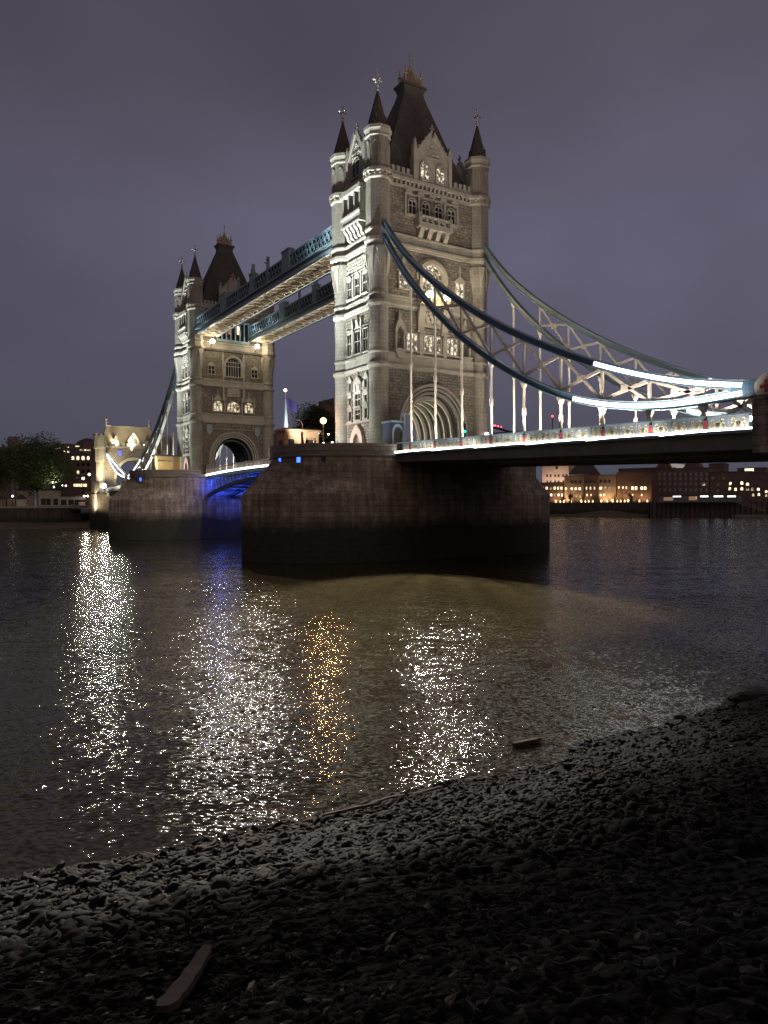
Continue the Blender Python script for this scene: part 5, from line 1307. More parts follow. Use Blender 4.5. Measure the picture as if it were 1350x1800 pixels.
# lamps of the quay
GQ = "small globe lamps along the left quay"
for i, (px, py, lab) in enumerate(((22, 872, "white globe lamp in front of the kiosk by the left edge"), (76, 855, "white quay lamp right of the tree trunk, left of a run of three"), (93, 848, "upper white quay lamp under the tree's right side"), (95, 856, "lower white quay lamp under the tree's right side"),
        (109, 853, "white quay lamp right of the tree, above the shed roof"), (116, 854, "white quay lamp left of the lit ground floor windows"), (148, 872, "left globe of the close pair above the moored boat"), (154, 872, "right globe of the close pair above the moored boat"), (146, 841, "bright globe against the brick building's lower floors"), (157, 834, "bright globe close to the gatehouse turret"))):
    PL = Plane((-204.0 if i in (0, 6, 7) else -222.0, 0.0), (0.0, 1.0)); u, z = PL.at(px, py); p = PL.xf()(u, 0, z)
    globe_post(lab, p[0], p[1], QZ-.25, z-QZ+.25, .34 if i not in (8, 9) else .5, 'lampwhite', GQ)
bo = thing("moored_boat", "small pale boat lit by lamps at the left bank wall", "boat", (-197.5, -12.9, 6.6))
u0, z0 = Plane((-198., 0.), (0., 1.)).at(125, 893); u1, _ = Plane((-198., 0.), (0., 1.)).at(167, 893)
m = MB(); L_ = u1-u0
v = []
for k in range(9):
    s = k/8; w = 1.1*math.sin(math.pi*min(1, .12+s*.88))**.6; sh = .5*(abs(s-.5)*2)**2
    v += [(-197.6-w, u0+L_*s, z0+.9+sh), (-197.6, u0+L_*s, z0-.3+sh*.6), (-197.6+w, u0+L_*s, z0+.9+sh)]
fs = []
for k in range(8): a = 3*k; fs += [(a, a+3, a+4, a+1), (a+1, a+4, a+5, a+2), (a, a+2, a+5, a+3)]
m.add(v, fs); m.build("hull", M['whitewall'], bo)
m = MB(); m.box(-198.2, -197.0, u0+L_*.3, u0+L_*.55, z0+.9, z0+2.2); m.build("cabin", M['whitewall'], bo)
m = MB(); m.box(-202.2, -196.5, u0-.5, u1+.5, z0-.75, z0-.45); m.box(-198.4, -198.1, u0+.5, u0+.8, -1.5, z0-.75); m.box(-198.4, -198.1, u1-.8, u1-.5, -1.5, z0-.75)
jt = thing("landing_stage", "narrow landing stage carrying the pale boat at the left bank wall", "jetty", (-199, (u0+u1)/2, 0)); m.build("deck", M['wood'], jt)
point("boat_light", (-196.2, (u0+u1)/2, z0+3.4), 60, (1.0, .85, .55), .15)

# --- behind the nearer pier: dark masses and the lit mast
BK = Plane((-260.0, 0.0), (0.0, 1.0))
tree("skyline_tree", "dark tree mass on the skyline left of the orange street lamp", *[float(c) for c in BK.xf()(BK.at(553, 800)[0], 0, 20)], 41, 26, 12, 9000, 'darkleaf', 21)
t, a, b, zt, xf = block("dark_block", "low dark building behind the orange street lamp", "building", BK, 522, 640, 752, 0, M['darkwall'], 20)
t, a, b, zt, xf = block("stepped_building", "tall dark stepped building silhouetted beside the nearer tower's left turret", "building", Plane((-275., 0.), (0., 1.)), 554, 680, 727, 0, M['darkwall'], 20, 'pitch', None, 2.0)
PX = Plane((-273., 0.), (0., 1.))
m = MB(PX.xf())
for x0_, x1_, yt in ((568, 680, 711), (585, 680, 700)): m.box(PX.at(x0_, 800)[0], PX.at(x1_, 800)[0], -16-(x0_ == 585), 0.2*(x0_ == 585), zt-4, PX.at(x0_, yt)[1])
u, z = PX.at(570, 711); m.prism([(u-.5, z), (u+.5, z), (u, z+3)], -1, 0); m.build("upper_storey", M['darkwall'], t)
u, z = BK.at(502, 752); mx_, my_, _ = BK.xf()(u, 0, 0)
ms = thing("lit_mast", "white floodlit mast with a purple flag between the two towers", "mast", (mx_, my_, 40))
m = MB(); m.taper((mx_-1.1, mx_+1.1, my_-1.1, my_+1.1), (mx_-.35, mx_+.35, my_-.35, my_+.35), z-3, z+15); m.tube([(mx_, my_, z+15), (mx_, my_, BK.at(502, 685)[1])], .12, 6); m.build("pole", M['mastwhite'] if 'mastwhite' in M else M['white'], ms)
m = MB(); m.sphere((mx_, my_, BK.at(502, 686)[1]), .8, 10, 8); m.build("ball", M['lampwhite'], ms)
zf = BK.at(502, 698)[1]; m = MB(); v = []; n = 8
for k in range(n+1): v += [(mx_+.5*math.sin(k*.9), my_+.3+k*.75, zf-k*.28), (mx_+.5*math.sin(k*.9), my_+.3+k*.75, zf-4.6-k*.45)]
m.add(v, [(2*k, 2*k+2, 2*k+3, 2*k+1) for k in range(n)]); fl = m.build("flag", M['flag'] if 'flag' in M else M['blue'], ms); fl.modifiers.new("thick", 'SOLIDIFY').thickness = .06
m = MB(); m.box(mx_-3, mx_+3, my_-6.5, my_+11, 0, z-3); m.taper((mx_-3, mx_+3, my_-4, my_+8), (mx_-2, mx_+2, my_-1, my_+5), z-3, z-.2); m.build("plinth", M['greywall'], ms)
spot("mast_light", (mx_+9, my_-2, z-2), (mx_, my_+1, z+10), 9000, (.75, .88, 1.0), 100, .8, .3)

# --- right bank frontage, seen under the near side span
RB = Plane((-267.0, 293.0), (.93, .37), 6.0)
def rground(name, z):
    xf = RB.xf(); m = MB(xf); m.add([(-400, 0, z), (900, 0, z), (900, -1500, z), (-400, -1500, z)], [(0, 1, 2, 3)]); o = m.build(name, M['greywall']); tag(o, kind="structure")
RZ = 8.9
rground("far_quay_ground", RZ-.2)
rw = thing("river_wall", "dark river wall under the lit warehouses on the right bank", "wall", RB.xf()(40, 0, 0))
m = MB(RB.xf()); m.box(-60, 69, -1.5, 0, -1.5, RZ); m.build("wall", M['embank'], rw)
rw = thing("river_wall", "dark timbered pier wall right of the mud bank on the right bank", "wall", RB.xf()(100, 0, 0))
m = MB(RB.xf()); m.box(69.05, 480, -1.5, 3.5, -1.5, RZ); m.build("wall", M['darkwall'], rw)
m = MB(RB.xf())
for i in range(24): m.box(70+i*2.8, 70.5+i*2.8, 3.5, 3.9, -1.5, RZ-.3)
m.build("piles", M['black'], rw); tag(rw.children[-1], kind="stuff")
mud_bank("far_mud_bank", lambda s, t: RB.xf()(-60+128*s, 12*t, 1.2+2.6*math.exp(-((s-.78)/.12)**2)*(1-t)**.5-2.2*t))
RF = Plane((-267.0, 293.0), (.93, .37), 16.0)
RF2 = Plane((-267.0, 293.0), (.93, .37), 45.0)
def lit_row(t, PL, xs, y, w, h, mt='litpale', arch=False, nm="lit_window"):
    for x in xs: win_rect(t, PL, x, y, w, h, mt, nm, arch)
t, a, b, zt, xf = block("gabled_warehouse", "pale warehouse with curved gable and dark round window", "warehouse", RF2, 953, 1000, 826, RZ-.2, M['cream'], 22, 'curved', None, 6.0, M['cream'])
lit_row(t, RF2, (962, 968, 976, 982, 990, 996), 836, 1.3, 1.9, 'black', nm="window"); lit_row(t, RF2, (962, 968, 976, 982, 990, 996), 847, 1.3, 1.9, 'black', nm="window")
u, z = RF2.at(979, 822.5); m = MB(RF2.xf()); m.prism([(u+1.1*math.cos(k*math.pi/8), z+1.1*math.sin(k*math.pi/8)) for k in range(16)], .1, .4); m.build("round_window", M['black'], t)
t, a, b, zt, xf = block("slate_house", "dark slate roofed house right of the curved gable", "house", RF2, 1000, 1036, 834, RZ-.2, M['darkwall'], 22, 'pitch', None, 7.0)
t, a, b, zt, xf = block("low_warehouse", "low brick warehouse with two rows of lit windows beside the pier", "warehouse", RF, 925, 990, 850, RZ-.2, M['brick'], 14)
lit_row(t, RF, (940, 946, 954, 961, 968, 975, 981, 987), 858, 1.7, 2.3); lit_row(t, RF, (947, 954, 961, 969, 975, 982, 988), 870, 1.6, 2.1)
t, a, b, zt, xf = block("brick_warehouse", "narrow tan brick warehouse just right of the low brick one", "warehouse", RF, 992, 1027, 838, RZ-.2, M['palebrick'], 14)
lit_row(t, RF, (995, 1005, 1012, 1019), 859, 1.9, 2.3); lit_row(t, RF, (1005, 1012, 1020), 847, 1.5, 2.0, 'black', nm="window"); lit_row(t, RF, (1013, 1020), 872, 1.2, 1.8)
t, a, b, zt, xf = block("brick_warehouse", "brick warehouse with three lit bays, middle of the lit riverside row", "warehouse", RF, 1028, 1051, 836, RZ-.2, M['brick'], 14)
lit_row(t, RF, (1031, 1038, 1045), 858, .9, 2.3); lit_row(t, RF, (1031, 1038, 1045), 847, 1.2, 2.0, 'black', nm="window"); lit_row(t, RF, (1032, 1039), 870, .8, 1.8)
t, a, b, zt, xf = block("brick_warehouse", "wide brick warehouse with bright ground floor in the lit riverside row", "warehouse", RF, 1052, 1083, 836, RZ-.2, M['palebrick'], 14)
lit_row(t, RF, (1056, 1064, 1072), 858, 2.2, 2.3); lit_row(t, RF, (1056, 1062), 870, 1.6, 1.8); lit_row(t, RF, (1056, 1064, 1071), 846, 1.4, 2.0, 'black', nm="window")
t, a, b, zt, xf = block("brick_warehouse", "brick warehouse with tall piers at the right end of the lit row", "warehouse", RF, 1084, 1145, 832, RZ-.2, M['brick'], 14)
lit_row(t, RF, (1112, 1118, 1128, 1134), 858, 2.0, 2.6); lit_row(t, RF, (1088, 1095, 1101), 857, 1.0, 2.0); lit_row(t, RF, (1112, 1128), 870, .9, 1.4)
t, a, b, zt, xf = block("stepped_block", "dark stepped roof block behind the right end of the lit row", "building", RF2, 1087, 1150, 825, RZ-.2, M['darkwall'], 25)
win_rect(t, RF2, 1104, 834, 2.2, .7, 'litpale', "lit_strip")
t, a, b, zt, xf = block("big_hotel", "large dark red brick block with rows of windows and two humped roof gables", "building", RF2, 1143, 1247, 826, RZ-.2, M['hotelbrick'], 30)
m = MB(RF2.xf())
for px0, px1 in ((1152, 1181), (1200, 1231)):
    a0, z0 = RF2.at(px0, 826); a1, _ = RF2.at(px1, 826); m.prism([(a0, z0+.5), (a1, z0+.5), (a1-2.5, z0+5), (a0+2.5, z0+5)], -14, .35)
m.build("roof_gable", M['darkwall'], t)
m = MB(RF2.xf()); a0, z0 = RF2.at(1177, 816); a1, z1 = RF2.at(1200, 816); m.add([(a0, -3, z0+1), (a1, -3, z0-.4), (a1, -13, z0-.4), (a0, -13, z0+1), (a0, -3, z0-2), (a1, -3, z0-2), (a1, -13, z0-2), (a0, -13, z0-2)], [(0, 1, 2, 3), (0, 4, 5, 1), (1, 5, 6, 2), (2, 6, 7, 3), (3, 7, 4, 0)]); m.build("roof_glazing", M['rooflit'] if 'rooflit' in M else M['whitewall'], t)
for r, y in enumerate((833, 841, 850, 861)):
    for c in range(11): win_rect(t, RF2, 1150+c*9.2, y, 1.3, 1.9, 'greyglass', "window")
win_rect(t, RF2, 1237, 851, 1.8, 2.4, 'litpale', "lit_window", True)
t, a, b, zt, xf = block("riverside_block", "plain dark block with scattered lit windows right of the large brick one", "building", RF2, 1248, 1320, 831, RZ-.2, M['darkwall'], 25)
for x, y in ((1284, 850), (1304, 849), (1314, 851), (1283, 859), (1293, 860), (1304, 859), (1314, 860), (1323, 860)): win_rect(t, RF2, x, y, 2.0, 2.4, 'litpale', "lit_window", True)
for x, y in ((1253, 840), (1272, 840), (1262, 852), (1262, 862)): win_rect(t, RF2, x, y, 1.4, 1.6, 'greyglass', "window")
t, a, b, zt, xf = block("riverside_block", "dark block at the right edge of the picture with few lit windows", "building", RF2, 1320, 1375, 833, RZ-.2, M['darkwall'], 25)
for x, y in ((1333, 860), (1324, 870), (1334, 869), (1347, 864), (1347, 871)): win_rect(t, RF2, x, y, 1.7, 2.1, 'litpale', "lit_window", True)
t, a, b, zt, xf = block("roof_pavilion", "low roof pavilion with one bright window on the skyline at right", "building", Plane((-267., 293.), (.93, .37), 80.), 1296, 1345, 824, RZ-.2, M['darkwall'], 15)
win_rect(t, Plane((-267., 293.), (.93, .37), 80.), 1317, 825.5, 5.5, 2.6, 'litpale', "lit_window")
t, a, b, zt, xf = block("roof_pavilion", "low dark roof block on the skyline left of the bright roof window", "building", Plane((-267., 293.), (.93, .37), 80.), 1246, 1273, 816, RZ-.2, M['darkwall'], 15)
# uplights at the foot of the lit row: things of their own
GU = "glowing uplights along the foot of the lit warehouse row"
UP_X = (943, 955, 965, 977, 985, 991, 1004, 1022, 1029, 1035, 1042, 1057, 1067, 1077, 1085, 1091, 1098, 1104, 1110, 1124, 1138)
PU = Plane((-267.0, 293.0), (.93, .37), 12.5)
base_u = None
for i, px in enumerate(UP_X):
    u, z = PU.at(px, 880.5); p = PU.xf()(u, 0, RZ)
    if base_u is None:
        base_u = thing("uplight", "small glowing uplight at the foot of the lit warehouse row", "uplight", p, GU)
        m = MB(); m.lathe([(.25, .1-.3), (.28, .1)], (p[0], p[1], p[2]), 8); m.build("housing", M['black'], base_u)
        m = MB(); m.lathe([(.42, .1), (.5, .9), (.2, 1.6), (.05, 1.9)], (p[0], p[1], p[2]), 8); m.build("glass", M['uplamp'] if 'uplamp' in M else M['lampwhite'], base_u)
    else: copy_tree(base_u, None, p)
for px, e in ((975, 700), (992, 1400), (1022, 700), (1060, 900), (1077, 900), (1104, 1000), (1130, 700)):
    u, z = PU.at(px, 880); p = PU.xf()(u, 1.0, RZ+1.0); spot("row_light", p, PU.xf()(u, -4.0, RZ+7), e*4.0, (1.0, .62, .30), 140, .8, .3)
for px in (962, 981, 999): u, z = RF2.at(px, 860); spot("gable_light", RF2.xf()(u, 9, 20), RF2.xf()(u, -1, 30), 4200, (1.0, .74, .58), 120, .8, .3)
for px, lab, h_, sd_ in ((1003, "dark bushy riverside tree in front of the lit narrow tan warehouse", 9.0, 31), (1110, "small dark riverside tree before the right end of the lit row", 6.5, 32)):
    u, z = PU.at(px, 880); p = PU.xf()(u, .8, RZ-.2); tree("riverside_tree", lab, float(p[0]), float(p[1]), float(p[2]), h_, h_*.8, h_*.3, 900, 'darkleaf', sd_)
# floating landing pier on the right with bright strips, and its gangway
PJ = Plane((-267.0, 293.0), (.93, .37), -6.0)
t, a, b, zt, xf = block("pier_hall", "low flat pier building with four bright white signs and glazed front", "pier building", PJ, 1158, 1300, 872, RZ-.2, M['greywall'], 6)
for x, w in ((1190, 4.6), (1238, 4.4), (1263, 5.0), (1286, 4.4)): win_rect(t, PJ, x, 872.5, w, .9, 'ledsign', "light_strip")
win_rect(t, PJ, 1175, 877, 5.5, 2.0, 'amberwall', "glazed_front"); win_rect(t, PJ, 1218, 876, 4.5, 2.2, 'amberwall', "glazed_front"); win_rect(t, PJ, 1224, 875, .8, 2.6, 'litpale', "lit_door")
gw = thing("gangway", "sloping grey gangway going down to the river at the right edge", "gangway", PJ.xf()(120, 0, 4))
a0, z0 = PJ.at(1293, 880); a1, z1 = PJ.at(1345, 896)
m = MB(PJ.xf())
for w in (.4, 2.4):
    m.add([(a0, w, z0-.9), (a1, w, z1-.9), (a1, w, z1-.5), (a0, w, z0-.5), (a0, w+.15, z0-.9), (a1, w+.15, z1-.9), (a1, w+.15, z1-.5), (a0, w+.15, z0-.5)], [(0, 1, 2, 3), (4, 7, 6, 5), (3, 2, 6, 7), (0, 4, 5, 1), (0, 3, 7, 4), (1, 5, 6, 2)])
    m.add([(a0, w, z0+.6), (a1, w, z1+.6), (a1, w, z1+.8), (a0, w, z0+.8), (a0, w+.15, z0+.6), (a1, w+.15, z1+.6), (a1, w+.15, z1+.8), (a0, w+.15, z0+.8)], [(0, 1, 2, 3), (4, 7, 6, 5), (3, 2, 6, 7), (0, 4, 5, 1), (0, 3, 7, 4), (1, 5, 6, 2)])
    for k in range(11):
        s = k/10; u = a0+(a1-a0)*s; z = z0+(z1-z0)*s; m.box(u-.08, u+.08, w, w+.14, z-.6, z+.7)
m.build("truss", M['greywall'], gw)
m = MB(PJ.xf()); m.add([(a0, .5, z0-.7), (a1, .5, z1-.7), (a1, 2.5, z1-.7), (a0, 2.5, z0-.7)], [(0, 1, 2, 3)]); m.build("deck", M['lead'], gw)
m = MB(PJ.xf()); m.box(a1-14, a1+10, -1, 8, -.4, 1.4); pn = thing("pontoon", "dark floating pontoon under the lower end of the gangway", "pontoon", PJ.xf()(a1, 0, 0)); m.build("hull", M['greywall'], pn)
for x, y in ((1334, 860),): pass
# cranes with red lights on the skyline beyond the bridge
CR_ = Plane((-500.0, 620.0), (.93, .37))
u, z = CR_.at(971, 733); p = CR_.xf()(u, 0, 0)
c = thing("mast_light", "thin mast with a red light seen between two hangers", "mast", p); m = MB(); m.tube([(p[0], p[1], 0), (p[0], p[1], z)], [.9, .5], 6); m.build("pole", M['black'], c)
m = MB(); m.sphere((p[0], p[1], z+1), 1.3, 8, 6); m.build("red_lamp", M['redlamp'], c)
u, z = CR_.at(865, 750); u2, z2 = CR_.at(881, 753); u3, z3 = CR_.at(900, 764)
xf = CR_.xf(); c = thing("crane", "dark crane jib carrying red lights right of the nearer tower", "crane", xf(u3, 0, 0))
m = MB(xf); m.box(u3-2, u3+2, -2, 2, 0, z3); m.build("tower", M['black'], c)
m = MB(); m.beam([xf(u, 0, z), xf(u3+8, 0, z3)], 2.2, 2.6, tuple(CR_.n)); m.build("jib", M['black'], c)
for k in range(4): q = k/3; m = MB(); m.sphere(xf(u+(u2-u)*q, 0, z+2+(z2-z)*q), 1.5-.2*k, 8, 6); m.build("red_lamp", M['redlamp'], c)
t, a, b, zt, xf = block("skyline_block", "dark low roofs on the skyline right of the nearer tower's turret", "building", CR_, 858, 910, 762, 0, M['darkwall'], 30)

# ================================================================== water
def water_material():
    m = bpy.data.materials.new("river water"); m.use_nodes = True; nt = m.node_tree; N = nt.nodes; L = nt.links; b = N["Principled BSDF"]
    b.inputs["Base Color"].default_value = (.044, .036, .017, 1); b.inputs["Roughness"].default_value = .035; b.inputs["IOR"].default_value = 1.333
    tc = N.new("ShaderNodeTexCoord")
    # the wind blows along CF: crests lie across it, so slopes are steeper along it than across
    def dot(v):
        d = N.new("ShaderNodeVectorMath"); d.operation = 'DOT_PRODUCT'; d.inputs[1].default_value = v; L.new(tc.outputs["Object"], d.inputs[0]); return d.outputs["Value"]
    wa, wc = (-.845, .535, 0), (.535, .845, 0)
    cb = N.new("ShaderNodeCombineXYZ"); L.new(dot(wa), cb.inputs[0]); ms = N.new("ShaderNodeMath"); ms.operation = 'MULTIPLY'; ms.inputs[1].default_value = .5; L.new(dot(wc), ms.inputs[0]); L.new(ms.outputs[0], cb.inputs[1])
    def wave(scale, al, ac, det):
        nz = N.new("ShaderNodeTexNoise"); nz.inputs["Scale"].default_value = scale; nz.inputs["Detail"].default_value = det; nz.inputs["Roughness"].default_value = .55; L.new(cb.outputs[0], nz.inputs["Vector"])
        sb = N.new("ShaderNodeVectorMath"); sb.operation = 'SUBTRACT'; sb.inputs[1].default_value = (.5, .5, .5); L.new(nz.outputs["Color"], sb.inputs[0])
        sp = N.new("ShaderNodeSeparateXYZ"); L.new(sb.outputs[0], sp.inputs[0])
        o = []
        for i, (ax, am) in enumerate(((wa, al), (wc, ac))):
            q = N.new("ShaderNodeVectorMath"); q.operation = 'SCALE'; q.inputs[0].default_value = tuple(c*am for c in ax); L.new(sp.outputs[i], q.inputs["Scale"]); o.append(q.outputs[0])
        ad = N.new("ShaderNodeVectorMath"); ad.operation = 'ADD'; L.new(o[0], ad.inputs[0]); L.new(o[1], ad.inputs[1]); return ad.outputs[0]
    outs = [wave(.30, .16, .08, 2), wave(1.7, .42, .24, 2), wave(8.5, .80, .58, 1.5)]
    a = outs[0]
    for o in outs[1:]:
        ad = N.new("ShaderNodeVectorMath"); ad.operation = 'ADD'; L.new(a, ad.inputs[0]); L.new(o, ad.inputs[1]); a = ad.outputs[0]
    # calmer and rougher patches of wind
    pn = N.new("ShaderNodeTexNoise"); pn.inputs["Scale"].default_value = .045; pn.inputs["Detail"].default_value = 2; L.new(tc.outputs["Object"], pn.inputs["Vector"])
    mr = N.new("ShaderNodeMapRange"); mr.inputs[1].default_value = .35; mr.inputs[2].default_value = .65; mr.inputs[3].default_value = .7; mr.inputs[4].default_value = 1.15; L.new(pn.outputs["Fac"], mr.inputs[0])
    sc = N.new("ShaderNodeVectorMath"); sc.operation = 'SCALE'; L.new(a, sc.inputs[0]); L.new(mr.outputs[0], sc.inputs["Scale"])
    ad = N.new("ShaderNodeVectorMath"); ad.operation = 'ADD'; ad.inputs[1].default_value = (0, 0, 1); L.new(sc.outputs[0], ad.inputs[0])
    nm = N.new("ShaderNodeVectorMath"); nm.operation = 'NORMALIZE'; L.new(ad.outputs[0], nm.inputs[0]); L.new(nm.outputs[0], b.inputs["Normal"])
    return m
m = MB(); m.add([(-1800, -1500, 0), (140, -1500, 0), (140, 1800, 0), (-1800, 1800, 0)], [(0, 1, 2, 3)])
wo = m.build("water", water_material()); tag(wo, kind="structure")

# ================================================================== foreshore in front
def shore_z(x, y):
    xs = x-78.9-.45*math.sin(y*.23+1.0)-.25*math.sin(y*.71)
    z = .33*xs+.0045*xs*xs if xs > 0 else .22*xs
    z += .10*math.sin(x*.9+y*.35)*min(1, max(0, xs)/4)+.05*math.sin(x*2.3-y*1.1)
    return z
def foreshore_material():
    m = bpy.data.materials.new("wet shingle and mud"); m.use_nodes = True; nt = m.node_tree; N = nt.nodes; L = nt.links; b = N["Principled BSDF"]
    b.inputs["Roughness"].default_value = .8; b.inputs["Specular IOR Level"].default_value = .12
    tc = N.new("ShaderNodeTexCoord")
    vo = N.new("ShaderNodeTexVoronoi"); vo.inputs["Scale"].default_value = 14; L.new(tc.outputs["Object"], vo.inputs["Vector"])
    nz = N.new("ShaderNodeTexNoise"); nz.inputs["Scale"].default_value = 1.1; nz.inputs["Detail"].default_value = 6; L.new(tc.outputs["Object"], nz.inputs["Vector"])
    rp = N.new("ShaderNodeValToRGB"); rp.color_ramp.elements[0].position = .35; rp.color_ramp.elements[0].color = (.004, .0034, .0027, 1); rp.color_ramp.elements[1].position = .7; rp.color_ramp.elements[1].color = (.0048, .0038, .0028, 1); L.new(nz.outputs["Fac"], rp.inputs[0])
    mx = N.new("ShaderNodeMix"); mx.data_type = 'RGBA'; mx.blend_type = 'MULTIPLY'; mx.inputs["Factor"].default_value = .5; L.new(rp.outputs[0], mx.inputs[6]); L.new(vo.outputs["Color"], mx.inputs[7]); L.new(mx.outputs[2], b.inputs["Base Color"])
    bp = N.new("ShaderNodeBump"); bp.inputs["Distance"].default_value = .04; L.new(vo.outputs["Distance"], bp.inputs["Height"]); L.new(bp.outputs[0], b.inputs["Normal"])
    return m
def foreshore():
    v = []; fs = []; xs = np.concatenate([np.linspace(70, 79, 10)[:-1], np.linspace(79, 97, 110), np.linspace(97, 140, 12)[1:]]); ys = np.concatenate([np.linspace(-260, -75, 18)[:-1], np.linspace(-75, -20, 220), np.linspace(-20, 110, 20)[1:]])
    for x in xs:
        for y in ys: v.append((x, y, shore_z(x, y)+.03*math.sin(x*17+math.sin(y*13)*2)*(1 if x > 79 else 0)))
    n = len(ys)
    for i in range(len(xs)-1):
        for j in range(n-1): a = i*n+j; fs.append((a, a+n, a+n+1, a+1))
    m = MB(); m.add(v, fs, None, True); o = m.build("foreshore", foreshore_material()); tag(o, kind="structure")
foreshore()
# stones: thousands, uncountable
def ico(sub):
    import bmesh
    bm = bmesh.new(); bmesh.ops.create_icosphere(bm, subdivisions=sub, radius=1); v = np.array([p.co[:] for p in bm.verts]); f = np.array([[q.index for q in p.verts] for p in bm.faces]); bm.free(); return v, f
def stone_material(name, c0, c1, rough=.55):
    m = bpy.data.materials.new(name); m.use_nodes = True; nt = m.node_tree; N = nt.nodes; L = nt.links; b = N["Principled BSDF"]
    b.inputs["Roughness"].default_value = rough; b.inputs["Specular IOR Level"].default_value = .10
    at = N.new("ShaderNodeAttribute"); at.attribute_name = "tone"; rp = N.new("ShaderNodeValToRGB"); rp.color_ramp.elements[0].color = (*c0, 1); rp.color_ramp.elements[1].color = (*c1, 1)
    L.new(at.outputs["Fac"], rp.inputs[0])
    tc = N.new("ShaderNodeTexCoord"); nz = N.new("ShaderNodeTexNoise"); nz.inputs["Scale"].default_value = 25; nz.inputs["Detail"].default_value = 4; L.new(tc.outputs["Object"], nz.inputs["Vector"])
    mr = N.new("ShaderNodeMapRange"); mr.inputs[3].default_value = .55; mr.inputs[4].default_value = 1.35; L.new(nz.outputs["Fac"], mr.inputs[0])
    sc = N.new("ShaderNodeVectorMath"); sc.operation = 'SCALE'; L.new(rp.outputs[0], sc.inputs[0]); L.new(mr.outputs[0], sc.inputs["Scale"]); L.new(sc.outputs[0], b.inputs["Base Color"])
    bp = N.new("ShaderNodeBump"); bp.inputs["Distance"].default_value = .006; L.new(nz.outputs["Fac"], bp.inputs["Height"]); L.new(bp.outputs[0], b.inputs["Normal"])
    return m
def stones(name, n, sub, rmin, rmax, smin, smax, mt, seed):
    rg = np.random.default_rng(seed); V, Fc = ico(sub); nv = len(V)
    r = rmin*(rmax/rmin)**rg.random(n*3); ang = np.clip(rg.normal(0, .52, n*3), -1.35, 1.25)
    x = CAM[0]+CF[0]*r*np.cos(ang)+CR[0]*r*np.sin(ang); y = CAM[1]+CF[1]*r*np.cos(ang)+CR[1]*r*np.sin(ang)
    den = .5+.5*np.sin(x*.8+1.7*np.sin(y*.45))*np.sin(y*.6+x*.25+1)
    ok = (x > 78.7) & (rg.random(n*3) < .25+1.1*den); x = x[ok][:n]; y = y[ok][:n]; r = r[ok][:n]; k = len(x)
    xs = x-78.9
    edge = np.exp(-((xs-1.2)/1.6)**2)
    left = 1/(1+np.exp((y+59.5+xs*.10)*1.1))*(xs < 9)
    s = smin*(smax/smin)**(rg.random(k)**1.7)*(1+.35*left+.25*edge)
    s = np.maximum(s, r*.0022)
    tone = np.clip(rg.normal(.06, .08, k)+.85*left*rg.random(k)+.40*edge*rg.random(k)**1.5+.30*(y > -52)*rg.random(k)**2+(rg.random(k) > .93)*.7*rg.random(k), 0, 1)  # paler at left, waterline and right: lit patches put into the stone colour
    sc = np.stack([s*rg.uniform(.7, 1.8, k), s*rg.uniform(.6, 1.1, k), s*rg.uniform(.2, .55, k)], 1)
    P = V[None]*(1+rg.normal(0, .19, (k, nv, 1)))*sc[:, None, :]
    a = rg.uniform(0, 6.28, k); ca, sa = np.cos(a)[:, None], np.sin(a)[:, None]
    X = P[:, :, 0]*ca-P[:, :, 1]*sa; Y = P[:, :, 0]*sa+P[:, :, 1]*ca
    tx, ty = rg.normal(0, .28, k)[:, None], rg.normal(0, .28, k)[:, None]
    Z = P[:, :, 2]+X*tx+Y*ty
    z0 = np.array([shore_z(p, q) for p, q in zip(x, y)])+sc[:, 2]*rg.uniform(-.1, .9, k)
    co = np.stack([X+x[:, None], Y+y[:, None], Z+z0[:, None]], 2).reshape(-1, 3)
    faces = (Fc[None]+(np.arange(k)*nv)[:, None, None]).reshape(-1, 3)
    me = bpy.data.meshes.new(name); me.vertices.add(len(co)); me.vertices.foreach_set("co", co.ravel().astype(np.float32))
    me.loops.add(faces.size); me.loops.foreach_set("vertex_index", faces.ravel().astype(np.int32)); me.polygons.add(len(faces)); me.polygons.foreach_set("loop_start", (np.arange(len(faces))*3).astype(np.int32))
    if hasattr(me.polygons[0], 'loop_total'):
        try: me.polygons.foreach_set("loop_total", np.full(len(faces), 3, np.int32))
        except Exception: pass
    me.polygons.foreach_set("use_smooth", np.full(len(faces), sub > 1)); me.update(calc_edges=True)
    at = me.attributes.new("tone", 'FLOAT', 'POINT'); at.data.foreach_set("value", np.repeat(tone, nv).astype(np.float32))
    me.materials.append(mt); o = bpy.data.objects.new(name, me); COL.objects.link(o); tag(o, kind="stuff"); return o
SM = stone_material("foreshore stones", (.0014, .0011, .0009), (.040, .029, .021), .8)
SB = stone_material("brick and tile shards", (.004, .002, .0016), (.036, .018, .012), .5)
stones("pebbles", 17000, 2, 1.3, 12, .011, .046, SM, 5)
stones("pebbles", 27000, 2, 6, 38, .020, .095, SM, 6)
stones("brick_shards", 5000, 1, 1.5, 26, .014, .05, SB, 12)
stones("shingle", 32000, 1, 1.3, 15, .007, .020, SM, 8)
stones("wet_shards", 2600, 1, 1.5, 24, .008, .026, stone_material("wet dark shards", (.004, .0034, .003), (.05, .042, .035), .16), 15)
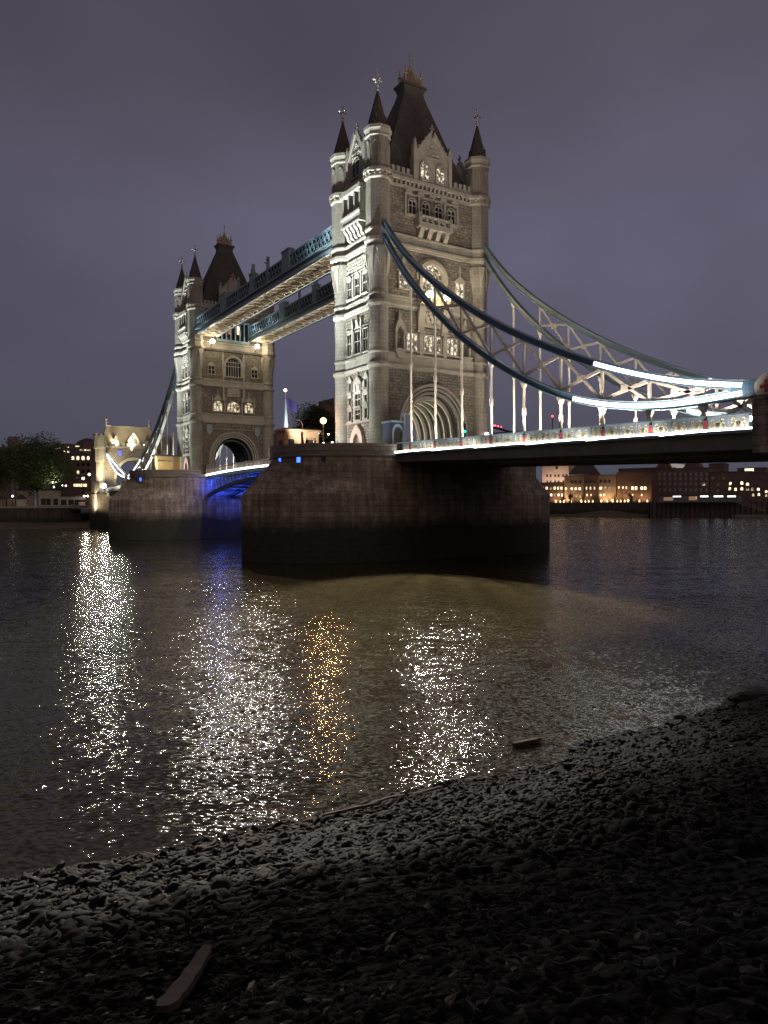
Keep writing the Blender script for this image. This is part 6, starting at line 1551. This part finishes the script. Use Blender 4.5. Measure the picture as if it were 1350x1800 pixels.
# single bigger things lying on it
def boulder(label, x, y, s, seed, sz=(1, .8, .55)):
    rg = np.random.default_rng(seed); V, Fc = ico(3); P = V*np.array(sz)*s
    for f, a in ((1.3, .22), (2.9, .10), (6.1, .05)): P = P*(1+a*np.sin(V[:, :1]*f*2+seed)*np.cos(V[:, 1:2]*f*2.3+seed*2)*np.sin(V[:, 2:]*f*1.7+seed*.7)+a*.3*np.sin(V[:, 1:2]*f*3))
    z = shore_z(x, y); m = MB(); m.add([(x+p[0], y+p[1], max(z, -.1)+p[2]+.1*s) for p in P], [tuple(f) for f in Fc], None, False)
    o = m.build("rock", M['rock']); tag(o, label, "rock"); return o
boulder("large dark weedy rock in the shallows at the right edge", 79.2, -39.0, .95, 4, (.8, 1.15, .36))
boulder("small dark stone standing in the water right of the shore", 78.6, -42.6, .26, 5)
boulder("smaller dark stone just left of the weedy rock in the water", 78.6, -40.9, .16, 6)
boulder("pale stone alone in the shallow water at far left", 78.2, -63.1, .11, 7)
def plank(label, name, p, q, w, h, seed):
    rg = random.Random(seed); n = 10; pts = []; P_, Q_ = Vector((p[0], p[1], 0)), Vector((q[0], q[1], 0))
    d = (Q_-P_).normalized(); sd = Vector((-d.y, d.x, 0)); v = []; fs = []
    for i in range(n+1):
        t_ = P_.lerp(Q_, i/n); z = max(shore_z(t_.x, t_.y), -.02)+.05; ww = w*(1-.25*i/n)*(rg.uniform(.85, 1.1) if 0 < i < n else .6)
        for a, b in ((-1, 0), (1, 0), (.9, 1), (-.9, 1)): c = t_+sd*(a*ww/2); v.append((c.x, c.y, z+b*h+rg.uniform(-.004, .004)))
    for i in range(n):
        for k in range(4): l = (k+1) % 4; fs.append((4*i+k, 4*i+l, 4*i+4+l, 4*i+4+k))
    fs += [(3, 2, 1, 0), tuple(4*n+k for k in range(4))]
    m = MB(); m.add(v, fs); o = m.build(name, M['wood']); tag(o, label, "driftwood"); return o
def on_shore(px, py):
    d = ray(px, py); t_ = .5
    while t_ < 80:
        p = CAM+d*t_
        if p[2] < max(0.0, shore_z(p[0], p[1])): return (float(p[0]), float(p[1]))
        t_ += .02
    return (80., -50.)
plank("weathered plank lying on the stones at the bottom left", "driftwood_plank", on_shore(285, 1800), on_shore(365, 1688), .11, .035, 3)
plank("short dark log at the water's edge below the right glitter", "driftwood_log", on_shore(902, 1314), on_shore(950, 1304), .22, .12, 4)
plank("long thin branch at the water's edge in the middle", "driftwood_branch", on_shore(566, 1440), on_shore(665, 1418), .09, .06, 5)
plank("long thin branch along the waterline, right of the middle one", "driftwood_branch", on_shore(640, 1424), on_shore(775, 1388), .08, .05, 6)
